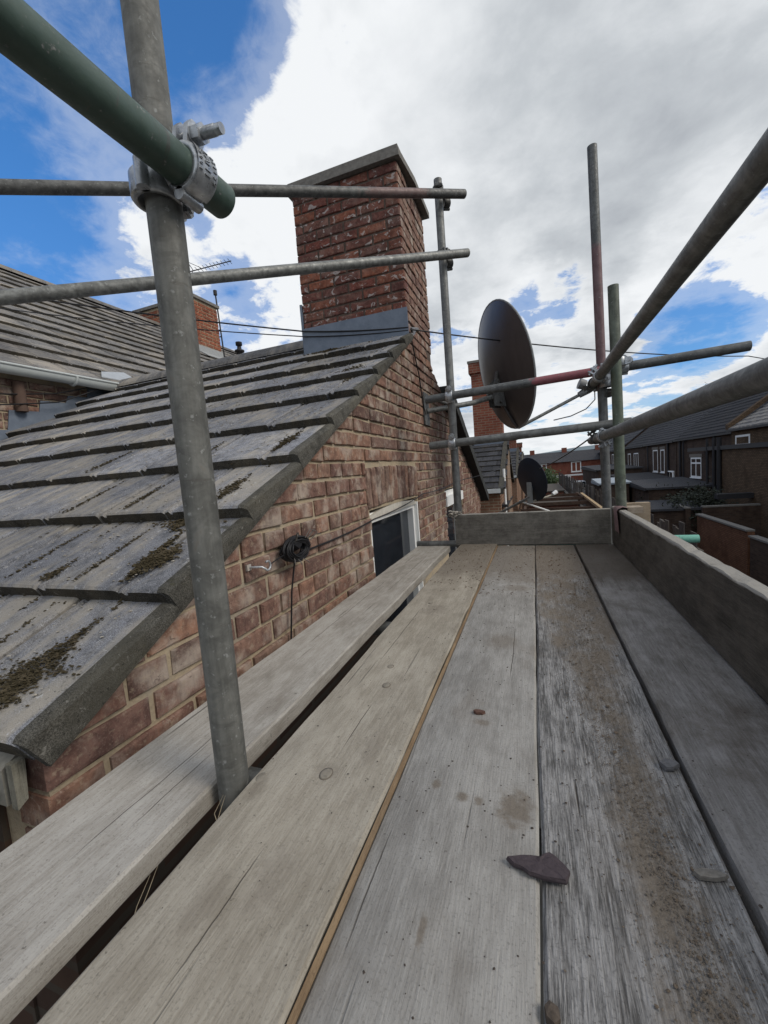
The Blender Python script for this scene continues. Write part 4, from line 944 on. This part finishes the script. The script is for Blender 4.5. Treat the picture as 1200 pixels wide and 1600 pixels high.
# ------------------------------------------------------------------ scaffold tubes
TR = .02415
def tube(a, b, m, label, n_=32, r=TR, segs=8):
    a, b = Vector(a), Vector(b); d = b - a; pr = d.orthogonal().normalized()
    pts = [a + d * i / segs + pr * nz((i * .7, a.x * 3, a.y), 1., .0012) for i in range(segs + 1)]
    return MB().tube(pts, r, n_, hollow=.84).build('scaffold_tube', m, label=label, cat='scaffold tube', group='scaffold tubes')
tube((-.482, .478, -4.5), (-.478, .492, 2.1), POLE, 'thick weathered upright tube standing in the gap at the left', 40, segs=12)
tube((-.43, -1.4, .902), (-.43, .556, .908), GREEN, 'green tube end overhead clamped to the near upright', 48)
tube((-.472, 2.62, -4.5), (-.467, 2.62, 2.19), GALV[0], 'grey upright tube at the far end beside the chimney')
Lr = Vector((-.323, 2.67, 2.097)); Ll = Vector((-1.789, 1.056, 1.628)); tube(Lr, Lr + (Ll - Lr) * 1.5, RAILT, 'upper of two rails crossing in front of the chimney')
Lr = Vector((-.324, 2.67, 1.762)); Ll = Vector((-1.686, .942, 1.175)); tube(Lr, Lr + (Ll - Lr) * 1.5, GALV[5], 'lower of two rails crossing in front of the chimney')
tube((-.62, 2.57, .911), (1.013, 2.57, .952), REDT, 'cross tube with a red painted stretch in front of the large dish')
tube((-.612, 2.57, .624), (.50, 2.57, .646), GALV[2], 'lower cross tube between the far poles, crusted with mortar')
tube((.437, 2.64, -4.5), (.359, 2.62, 2.105), REDP, 'tallest right-hand upright with worn red paint')
tube((.452, 2.35, -4.5), (.395, 2.35, 1.287), GREENP, 'shorter greenish upright at the right corner')
tube((.338, -1.5, .888), (.338, 2.80, .888), GALV[1], 'upper long rail rising over the right side of the deck')
tube((.338, -1.5, .582), (.338, 2.82, .574), GALV[4], 'lower long rail over the right side board')
tube((-.36, 2.92, -.065), (.905, 2.912, -.062), TEAL, 'teal tube end poking out beyond the side board')
for i, y in enumerate((.56, 1.3)):
    tube((-.76, y, -.068), (.44 + .05 * i, y, -.068), GALV[3], ('tube beneath the near end of the boards', 'tube beneath the middle of the boards')[i])

# ------------------------------------------------------------------ couplers
def frame(axis, out):
    a = Vector(axis).normalized(); o = Vector(out); o = (o - a * o.dot(a)).normalized(); return a, o, a.cross(o)
def jaw(c, axis, out, par, m, wd=.044, bolt=True, blen=.05, nutm=None):
    """clamp band round a tube: lug with bolt on the `out` side"""
    a, o, t = frame(axis, out); c = Vector(c); mb = MB(); prof = [(-wd / 2, .0245), (-wd / 2, .0295), (-wd / 2 + .004, .0325), (wd / 2 - .004, .0325), (wd / 2, .0295), (wd / 2, .0245)]
    n_ = 28; vs = []
    for k in range(n_):
        an = 2 * pi * k / n_; d = o * cos(an) + t * sin(an)
        vs += [c + a * p[0] + d * p[1] for p in prof]
    mb.add(vs, [(k * 6 + j, k * 6 + (j + 1) % 6, ((k + 1) % n_) * 6 + (j + 1) % 6, ((k + 1) % n_) * 6 + j) for k in range(n_) for j in range(6)], True)
    # lugs: two cheeks standing off the band
    for s_ in (-1, 1):
        M = Matrix((a, o, t)).transposed()
        def P(x, y, z): return c + M @ Vector((x, y, z))
        pr = [P(-wd * .42, .024, s_ * .006), P(wd * .42, .024, s_ * .006), P(wd * .36, .052, s_ * .006), P(wd * .15, .061, s_ * .006), P(-wd * .15, .061, s_ * .006), P(-wd * .36, .052, s_ * .006)]
        mb.prism(pr, t * s_ * .007)
    # hinge knuckle opposite
    mb.tube([c - o * .034 - a * wd * .5, c - o * .034 + a * wd * .5], .0085, 12)
    j = mb.build('jaw', m, par)
    if bolt:
        b0 = c + o * .044; MB().tube([b0 - t * .022, b0 + t * blen], .0065, 12).build('bolt', nutm or m, j)
        hexn = MB(); hexn.tube([b0 + t * .0135, b0 + t * .027], .0125, 6); hexn.sm = [False] * len(hexn.sm); hexn.tube([b0 + t * .013, b0 + t * .0145], .015, 16); hexn.build('nut', nutm or m, j)
        if blen > .04:
            th = MB(); 
            for i in range(9): th.tube([b0 + t * (.029 + i * .0022), b0 + t * (.0299 + i * .0022)], .0072, 12)
            th.build('thread', nutm or m, j)
    return j
def coupler(pA, aA, oA, pB, aB, oB, m, label, **k):
    t = thing('scaffold_coupler', (Vector(pA) + Vector(pB)) / 2, label, 'coupler', 'couplers joining the scaffold tubes')
    bB = k.pop('blenB', None); jA = jaw(pA, aA, oA, t, m, **k)
    if bB: k['blen'] = bB
    jB = jaw(pB, aB, oB, t, m, **k)
    d = Vector(pB) - Vector(pA); MB().tube([Vector(pA) + d * .42, Vector(pB) - d * .42], .02, 10).build('saddle', m, t)
    return t, jA, jB
X, Y, Z = Vector((1, 0, 0)), Vector((0, 1, 0)), Vector((0, 0, 1))
ct, j1, j2 = coupler((-.43, .490, .908), Y, (.12, 0, 1), (-.4815, .480, .895), -Z, (-.35, 1, 0), COUP, 'bright zinc coupler with raised lettering on the green tube end', blen=.058, blenB=.03, wd=.036)
# flat boss with the raised lettering on the visible cheek of the clamp
boss = MB(); Mx = Matrix.Rotation(radians(-18), 3, 'Y'); 
ctr = Vector((-.43, .490, .908))
vs = []
for i in range(9):
    an = radians(38 - 112 * i / 8)
    for yy in (-.0175, .0175):
        vs.append(ctr + Vector((cos(an) * .0345, yy, sin(an) * .0345)))
boss.add(vs, [(2 * i, 2 * i + 2, 2 * i + 3, 2 * i + 1) for i in range(8)], True); cb_ = boss.build('cheek_plate', COUP, j1)
def emboss(txt, an0, yoff, size, step):
    # letters stand on the curved cheek, reading down round the tube
    for i, chx in enumerate(txt):
        an = radians(an0 - step * i); d = Vector((cos(an), 0, sin(an))); tn = Vector((-sin(an), 0, cos(an)))
        fc_ = bpy.data.curves.new('lettering', 'FONT'); fc_.body = chx; fc_.size = size; fc_.extrude = .0007; fc_.align_x = 'CENTER'; fc_.align_y = 'CENTER'
        fc_.materials.append(COUP); p = ctr + d * .0350 + Vector((0, yoff, 0))
        o = link('lettering', fc_, p, cb_); me = bpy.data.meshes.new_from_object(o); nm = o.name; bpy.data.objects.remove(o); o = link(nm, me, p, cb_); m3 = Matrix((-tn, Vector((0, 1, 0)), d)).transposed()
        if m3.determinant() < 0: m3 = Matrix((-tn, Vector((0, 1, 0)), d)).transposed()
        o.rotation_euler = m3.to_euler()
emboss('LAN1', 26, -.001, .014, 16)
emboss('BS1139', 28, .0122, .0085, 11)
emboss('2001', 14, -.0128, .007, 11)

coupler((-.44, 2.67, 2.078), Vector((.65, .7, .2)), (-.3, -.3, 1), (-.468, 2.62, 2.13), Z, (.1, -.8, 0), SEEM, 'coupler on the upper chimney rail at the pole top', blen=.03)
coupler((-.445, 2.66, 1.725), Vector((.65, .7, .25)), (-.3, -.3, 1), (-.468, 2.62, 1.765), Z, (.6, -.8, 0), SEEM, 'coupler on the lower chimney rail', blen=.03)
coupler((-.47, 2.57, .915), X, (0, -.4, 1), (-.471, 2.62, .915), Z, (0, -1, .0), COUP, 'coupler where the red-striped cross tube meets the middle pole', blen=.03)
coupler((-.47, 2.57, .627), X, (0, -.4, 1), (-.471, 2.62, .627), Z, (0, -1, 0), COUP, 'coupler where the lower cross tube meets the middle pole', blen=.03)
coupler((.385, 2.57, .936), X, (0, -.3, -1), (.392, 2.62, .90), Z, (-.7, -1, 0), COUP, 'coupler joining the red-striped cross tube to the tall pole', blen=.04)
coupler((.338, 2.44, .888), Y, (-.9, 0, .7), (.392, 2.60, .87), Z, (1, -.6, 0), COUP, 'bright coupler on the upper right rail near the corner', blen=.04)
coupler((.338, 2.66, .888), Y, (-.8, 0, -.8), (.39, 2.63, .82), Z, (.8, -1, 0), SEEM, 'dull coupler on the tail of the upper right rail', blen=.035)
coupler((.338, 2.36, .575), Y, (.3, 0, -1), (.398, 2.60, .60), Z, (-.2, -1, 0), COUP, 'bright coupler on the lower right rail at the corner', blen=.04)
coupler((.338, 2.62, .575), Y, (-.6, 0, .8), (.40, 2.62, .64), Z, (.0, -1, 0), SEEM, 'dull coupler on the tail of the lower right rail', blen=.035)
coupler((.47, 2.57, .938), X, (0, -.4, 1), (.415, 2.38, .93), Z, (1, -.3, 0), COUP, 'pale coupler at the greenish pole', blen=.035)

# ------------------------------------------------------------------ satellite dishes
def dish(c, N, up, rad, depth, m, rim, t, ratio=1.08):
    N = Vector(N).normalized(); U = Vector(up); U = (U - N * U.dot(N)).normalized(); S = N.cross(U)
    mb = MB(); rings = 12; n_ = 48; vs = []
    def P(r, a, off=0.): return c + U * (r * rad * ratio * cos(a)) + S * (r * rad * sin(a)) + N * (depth * (r * r - 1) + off)
    c = Vector(c)
    for side, off in ((0, 0.), (1, -.004)):
        vs.append(P(0, 0, off))
        for i in range(1, rings + 1):
            vs += [P(i / rings, 2 * pi * k / n_, off) for k in range(n_)]
    fs = []
    tot = 1 + rings * n_
    for s_ in (0, 1):
        b = s_ * tot
        fs += [(b, b + 1 + k, b + 1 + (k + 1) % n_) for k in range(n_)]
        for i in range(rings - 1):
            fs += [(b + 1 + i * n_ + k, b + 1 + (i + 1) * n_ + k, b + 1 + (i + 1) * n_ + (k + 1) % n_, b + 1 + i * n_ + (k + 1) % n_) for k in range(n_)]
    mb.add(vs, fs, True); r_ = mb.build('reflector', m, t)
    rm = MB(); ring = [P(1, 2 * pi * k / n_, 0) for k in range(n_ + 1)]; rm.tube(ring, rad * .012 + .002, 6, caps=False); rm.build('rim', rim, r_)
    return N, U, S
DISHM = mat('dark dish back', lambda g: dict(c=g.mix(g.noise(g.scale(g.pos(), (1, 1, .3)), 14, 5., .6), (.055, .050, .050), (.105, .095, .095)), r=.38, m=.35, s=.5, h=g.noise(g.pos(), 6, 3.), hs=.08, hd=.01))
NAVY = plain('navy dish paint', (.012, .018, .030), .45, .1, .2, 5.)
GREYR = plain('grey rim', (.22, .23, .23), .5)
c1 = Vector((-.205, 3.80, 1.305))
t = thing('satellite_dish', (-.8, 3.35, .97), 'large dark satellite dish seen from behind, right of the chimney', 'satellite dish')
N1, U1, S1 = dish(c1, (.90, .50, .20), (0, 0, 1), .47, .10, DISHM, GREYR, t, 1.14)
hub = c1 - N1 * .13 - U1 * .20
bk = MB()
for s_ in (-.05, .05): bk.prism([hub + S1 * s_ - N1 * .06 - U1 * .10, hub + S1 * s_ + N1 * .04 - U1 * .13, hub + S1 * s_ + N1 * .05 + U1 * .13, hub + S1 * s_ - N1 * .05 + U1 * .08], S1 * .006)
bk.tube([hub - S1 * .07 - U1 * .08, hub + S1 * .08 - U1 * .08], .012, 8).tube([hub - S1 * .07 + U1 * .07, hub + S1 * .09 + U1 * .07], .012, 8)
bk.tube([hub + S1 * .03 + U1 * .07, hub + S1 * .06 + U1 * .17 + N1 * .03], .014, 8)
bk.build('mount', SEEM, t)
MB().tube([(-.80, 3.36, .955), (-.45, 3.45, .985), hub - N1 * .02 - U1 * .02], .021, 12).build('wall_arm', GALV[5], t)
MB().tube([(-.80, 3.34, 1.06), (-.62, 3.38, .99)], .012, 8).box(WX, WX + .012, 3.27, 3.43, .84, 1.10).build('wall_plate', SEEM, t)
feet = c1 - U1 * .535 + N1 * .0
MB().tube([hub - U1 * .05 + N1 * .02, feet - N1 * .035 + U1 * .06, feet], .015, 10).build('spine', DISHM, t)
lnb = Vector((.478, 3.98, 1.055))
arm = MB(); arm.tube([feet, lnb - Vector((.09, 0, .045))], .014, 10); ar = arm.build('feed_arm', GALV[1], t)
ln = MB(); ln.tube([lnb - Vector((.09, 0, .045)), lnb - Vector((.02, 0, .01)), lnb + Vector((.06, 0, .035))], [.026, .034, .034], 14); ln.tube([lnb + Vector((-.04, -.02, .03)), lnb + Vector((-.09, -.03, .05))], [.04, .045], 14); ln.tube([lnb + Vector((.02, -.02, -.02)), lnb + Vector((.07, -.03, -.015))], .018, 8); ln.build('feed_head', plain('feed grey', (.18, .18, .18), .5), ar)
cbm = MB(); cbm.tube([lnb + Vector((.03, -.02, -.03)), lnb + Vector((.03, -.02, -.10)), lnb + Vector((-.04, -.02, -.17)), lnb + Vector((-.16, -.02, -.215)), lnb + Vector((-.30, -.03, -.235))], .0045, 6); cbm.build('cable', BLACKP, ar)

c2 = Vector((-.03, 5.25, .262))
t = thing('satellite_dish', (-.8, 5.3, -.1), 'small navy blue satellite dish above the far end board', 'satellite dish')
N2, U2, S2 = dish(c2, (.76, .62, .20), (0, 0, 1), .25, .04, NAVY, NAVY, t, 1.06)
h2 = c2 - N2 * .06 - U2 * .10
MB().box(-.03, .03, -.012, .012, -.17, .08, Matrix.Translation(h2) @ Matrix.Rotation(radians(-25), 4, 'Z')).build('mount', GREYR, t)
MB().tube([(-.80, 5.5, -.25), (-.5, 5.45, -.18), h2 - Vector((0, 0, .1))], .016, 8).build('wall_arm', GALV[0], t)
f2 = c2 - U2 * .26
a2 = MB().tube([f2 - N2 * .10, f2, Vector((.215, 5.42, .055))], .010, 8).build('feed_arm', plain('cream arm', (.34, .31, .25), .6), t)
MB().tube([(.20, 5.40, .06), (.245, 5.43, .085)], [.02, .026], 12).build('feed_head', WHITE, a2)
MB().tube([(-.19, 5.35, .0), (.16, 5.25, -.135), (.2, 5.2, -.2)], .011, 8).build('stay', WHITE, t)

# ------------------------------------------------------------------ wires
def wire(pts, r, m, label, name='cable'):
    pts = [Vector(p) for p in pts]; out = []
    for i in range(len(pts) - 1):
        a, b = pts[i], pts[i + 1]; L = (b - a).length
        for k in range(12): t_ = k / 12; out.append(a.lerp(b, t_) - Vector((0, 0, L * .012 * 4 * t_ * (1 - t_))))
    out.append(pts[-1]); return MB().tube(out, r, 6).build(name, m, label=label, cat='cable')
wire([(-.80, 3.0, 1.50), (2.5, 6.38, 1.54), (10.35, 14.45, 1.63)], .006, BLACKP, 'long black cable from the chimney foot across the lane')
wire([(-.81, 2.98, 1.51), (-1.66, 2.97, 1.64), (-4.75, 1.55, 2.30)], .0055, BLACKP, 'upper black cable running left from the chimney over the roof')
wire([(-.81, 2.98, 1.49), (-1.66, 2.97, 1.60), (-5.0, 2.1, 2.33)], .004, BLACKP, 'lower thin cable running left from the chimney over the roof')
wire([(WX + .01, 3.0, 1.48), (WX + .015, 3.16, 1.2), (WX + .01, 3.24, 1.0), (WX + .012, 3.3, .92)], .005, BLACKP, 'short cable sagging down the wall from the chimney foot')
wire([(-.805, 1.30, .215), (-.80, 1.99, .24), (-.79, 2.98, .30), (-.79, 4.4, .33), (-.2, 9.5, .62), (2.5, 26, 1.0)], .0035, BLACKP, 'thin cable crossing above both wall windows')
wire([(-4.1, 1.5, 1.30), (-4.08, 2.6, 1.44), (-4.0, 3.05, 1.60)], .006, BLACKP, 'slack cable drooping under the main gutter')
wire([(-4.08, 1.5, 1.20), (-4.06, 2.6, 1.36), (-4.0, 3.1, 1.60)], .006, BLACKP, 'lower slack cable drooping along the lead step flashing')
wire([(.338, 2.72, .60), (-.05, 6.0, .35), (-.9, 12.4, .1)], .005, BLACKP, 'thin cable from the corner coupler towards the dark wing')
# bundle of black cable and its hook
t = thing('cable_bundle', (-.79, 1.19, .24), 'tangled bundle of black cable hooked to the brick wall', 'cable bundle')
bd = MB(); cc = Vector((-.775, 1.195, .243))
for i in range(30):
    rr = random.uniform(.030, .062); tl = random.uniform(-.5, .5); ph = random.uniform(0, 6.3)
    pts = []
    for k in range(15):
        an = ph + 2 * pi * k / 14 * random.choice((1., 1., .97)); pts.append(cc + Vector((random.uniform(-.003, .003) + tl * .022 * sin(an + 1) + .008 * sin(i), cos(an) * rr * 1.35, sin(an) * rr * .72)))
    bd.tube(pts, .0032, 5)
bd.blob(cc - Vector((.02, 0, 0)), .045, .8)
bd.build('coils', BLACKP, t)
tl = MB()
for i in range(9):
    an = random.uniform(0, 6.28); a = cc + Vector((.02, cos(an) * .07, sin(an) * .035)); tl.tube([a, a + Vector((.01, cos(an) * .03 + .01, sin(an) * .02 + .01)), a + Vector((.012, cos(an) * .05 + .02, sin(an) * .02))], .0016, 4)
tl.build('loose_ends', plain('grey wire ends', (.12, .11, .10), .6), t)
MB().tube([cc + Vector((0, -.02, -.04)), (-.795, 1.17, .10), (-.80, 1.145, -.06), (-.80, 1.13, -.3)], .003, 5).build('hanging_tail', BLACKP, t)
t = thing('eye_hook', (-.80, 1.01, .225), 'pale steel hook screwed into the brickwork left of the cable bundle', 'hook')
hk = [Vector((WX, .985, .228)), Vector((-.79, .990, .228)), Vector((-.775, 1.0, .226))] + [Vector((-.768, 1.018 + .014 * sin(a), .226 - .014 * cos(a) + .0)) for a in [k * pi / 6 for k in range(-2, 8)]]
MB().tube(hk, .0035, 8).build('shank', COUP, t); MB().box(WX, WX + .007, .975, .993, .219, .237).build('plate', plain('lime spot', (.36, .33, .29), .9), t)
MB().tube([(-.77, 1.03, .225), (-.775, 1.08, .232), (-.775, 1.13, .238)], .0022, 5).build('tie_wire', BLACKP, t)

# ------------------------------------------------------------------ loose things on the boards
def chip(pts, z, th, m, label, name='slate_fragment', cat='slate fragment', tilt=.0):
    mb = MB(); n_ = len(pts); cx = sum(p[0] for p in pts) / n_; cy = sum(p[1] for p in pts) / n_; vs = []
    for s_, dz_ in ((1.0, 0.), (1.03, th * .45), (.97, th), (.6, th * 1.12)):
        vs += [(cx + (p[0] - cx) * s_ + nz((i * 1.3, dz_ * 900, 0), .9, .0022), cy + (p[1] - cy) * s_, z + dz_ + (p[0] - cx) * tilt + nz((i * 1.9, s_ * 9, 1), 1., th * .35)) for i, p in enumerate(pts)]
    vs.append((cx, cy, z + th * 1.1))
    fs = [(L * n_ + i, L * n_ + (i + 1) % n_, (L + 1) * n_ + (i + 1) % n_, (L + 1) * n_ + i) for L in range(3) for i in range(n_)] + [(3 * n_ + i, 3 * n_ + (i + 1) % n_, 4 * n_) for i in range(n_)] + [tuple(range(n_))[::-1]]
    mb.add(vs, fs); return mb.build(name, m, label=label, cat=cat)
SL = mat('slate', lambda g: dict(c=g.mix(g.noise(g.pos(), 130, 5., .7), (.028, .022, .026), (.085, .065, .072)), r=.7, h=g.noise(g.scale(g.pos(), (1, 1, 3)), 120, 5., .7), hs=.7, hd=.003))
chip([(-0.0500, 0.4602), (-0.0420, 0.4538), (-0.0320, 0.4521), (-0.0250, 0.4469), (-0.0100, 0.4465), (0.0040, 0.4465), (0.0140, 0.4473), (0.0165, 0.4525), (0.0185, 0.4590), (0.0130, 0.4678), (0.0050, 0.4751), (-0.0020, 0.4787), (-0.0090, 0.4743), (-0.0130, 0.4703), (-0.0240, 0.4695), (-0.0330, 0.4659), (-0.0430, 0.4638)], .0035, .0060, SL, 'dark purple slate chip lying across the joint of two boards', tilt=.03)
fl = MB()
for (x, y, l) in ((-.008, .4415, .004), (.005, .446, .002)): fl.blob((x, y, .0135), l * .5, .2)
chip([(.148, .500), (.153, .495), (.168, .497), (.178, .501), (.182, .505), (.172, .508), (.158, .507)], .001, .005, plain('grey stone', (.16, .15, .135), .9, 0, .3, 200.), 'flat grey pebble beside the dark joint near the right', 'pebble', 'pebble')
chip([(.160, .680), (.166, .670), (.176, .672), (.186, .682), (.182, .690), (.168, .690)], .001, .006, plain('blue stone', (.115, .115, .12), .8, 0, .3, 200.), 'bluish stone chip on the joint in the middle right', 'pebble', 'pebble')
chip([(-.130, .755), (-.124, .750), (-.112, .752), (-.108, .757), (-.118, .7620), (-.128, .7600)], .001, .005, plain('red crumb', (.10, .055, .042), .9, 0, .3, 200.), 'small reddish brick crumb on the speckled board', 'brick_crumb', 'crumb')
chip([(-.0105, .322), (-.004, .319), (.001, .324), (.0, .331), (-.006, .335), (-.011, .330)], .0, .007, plain('mud', (.075, .06, .048), .95, 0, .4, 200.), 'knobbly brown mud clod on the joint at the bottom', 'mud_clod', 'clod')

def scatter(name, n_, fn, r0, r1, m, label):
    mb = MB()
    for _ in range(n_):
        x, y, z = fn(); mb.blob((x, y, z + .0004), random.uniform(r0, r1) * random.choice((.6, .8, 1, 1, 1.4)), .55)
    mb.build(name, m, label=label, cat=name.replace('_', ' '), kind='stuff')
def on_band():
    y = random.uniform(.25, 1.7) ** 1.0; x = .112 + .03 * sin(y * 5) * .6 + random.gauss(0, random.choice((.010, .018, .032)) + .035 * max(0, y - .6)); return (min(.185, max(-.005, x)), y, -.001 + abs(random.gauss(0, .0012)))
scatter('sand', 13000, on_band, .0004, .0011, plain('brown sand', (.135, .113, .09), .95, 0, .4, 300.), 'brown sand trailing along the ridged board')
def anywhere():
    y = .25 + 2.15 * random.random() ** .8; x = random.choice((random.uniform(-.44, .37), random.gauss(.1, .1), random.gauss(-.1, .12))); x = min(.37, max(-.44, x)); return (x, y, .012 if x < -.222 else .0)
scatter('grit', 1900, anywhere, .0004, .0015, plain('dark grit', (.06, .048, .04), .95, 0, .4, 300.), 'dark grit and crumbs scattered over the boards')
def far_end(): 
    y = random.uniform(1.5, 2.44); x = random.uniform(-.43, .3); return (x, y, .012 if x < -.222 else .0)
scatter('brick_dust_clods', 900, far_end, .001, .0036, plain('clod brown', (.12, .08, .055), .95, 0, .4, 200.), 'brown brick dust clods at the far end of the deck')

scatter('sand_clods', 330, on_band, .0010, .0026, plain('sand clod', (.11, .086, .064), .95, 0, .4, 200.), 'small brown sand clods lying on the sand trail')
# moss in the tile joints
MOSS = mat('moss', lambda g: dict(c=g.ramp(g.noise(g.pos(), 42, 6., .75), [(.3, (.016, .013, .008)), (.48, (.055, .045, .026)), (.62, (.10, .080, .052)), (.75, (.155, .14, .10))]), r=.97, s=.1, h=g.noise(g.pos(), 300, 4.), hs=.8, hd=.003))
ms = MB()
def moss(x, y, ln, wd, n_, r=.006, dx=0.):
    for _ in range(int(n_ * 1.5)):
        u = min(1.25, max(-.25, random.gauss(.5, .3))); wdk = max(.25, 1.3 - 1.6 * abs(u - .5)) * (.6 + .8 * abs(noise.noise(Vector((x * 9, (y + ln * u) * 30, 0)))) * 2); yy = y + ln * u; k = (yy - .392) / GA; fr = (k % 1) * GA / CU
        t_ = .048 - .044 * fr / .41
        ms.blob((x + dx * u + random.gauss(0, wd * wdk), yy + random.gauss(0, .004), near_z(yy) + t_ / CU + .002 + random.uniform(-.002, .004)), random.uniform(.25, .75) * r, .7)
for (x, y, ln, wd, n_, r, dx_) in ((-.945, .37, .20, .022, 900, .006, 0), (-.985, .40, .08, .03, 260, .006, 0), (-.945, .70, .17, .011, 420, .007, -.02), (-.915, .74, .09, .022, 260, .008, 0), (-1.24, .66, .10, .012, 160, .006, 0),
                                   (-.93, 1.0, .16, .014, 260, .007, 0), (-1.01, .93, .06, .05, 300, .008, 0), (-.90, 1.30, .18, .013, 260, .007, 0), (-1.30, .96, .22, .006, 160, .006, 0), (-1.60, .96, .25, .006, 160, .006, 0), (-1.15, .36, .28, .008, 260, .006, 0),
                                   (-1.12, .66, .28, .005, 200, .005, 0), (-1.41, .66, .28, .005, 180, .005, 0), (-1.27, 1.3, .2, .006, 120, .007, 0), (-1.9, 1.3, .2, .01, 120, .007, 0), (-1.6, 1.6, .1, .03, 120, .008, 0), (-.95, 2.1, .2, .03, 160, .008, 0), (-1.4, 2.80, .1, .06, 160, .012, 0)):
    moss(x, y, ln, wd, n_, r, dx_)
for i in range(420):
    k = random.randrange(9); y = .392 + GA * k; x = -.83 - abs(random.gauss(0, 1.0)); ms.blob((x, y - .004 + random.gauss(0, .006), near_z(y) + random.uniform(.0, .03)), random.uniform(.002, .007), .8)
ms.build('moss', MOSS, label='brown moss tufts in the joints of the grey roof tiles', cat='moss', kind='stuff')

rc = MB()
for i in range(2600):
    y = random.uniform(.42, 3.0); x = -.86 - abs(random.gauss(0, .9)); k = (y - .392) / GA; fr = (k % 1) * GA / CU
    if x < -4.1: continue
    rc.blob((x, y, near_z(y) + (.048 - .044 * fr / .41) / CU + .001), random.uniform(.001, .0045) * (1 + .4 * (y > 1.5)), .5)
rc.build('roof_crumbs', plain('pale mortar crumb', (.33, .30, .25), .95, 0, .4, 90.), label='pale mortar crumbs and grit strewn over the grey tiles', cat='crumbs', kind='stuff')
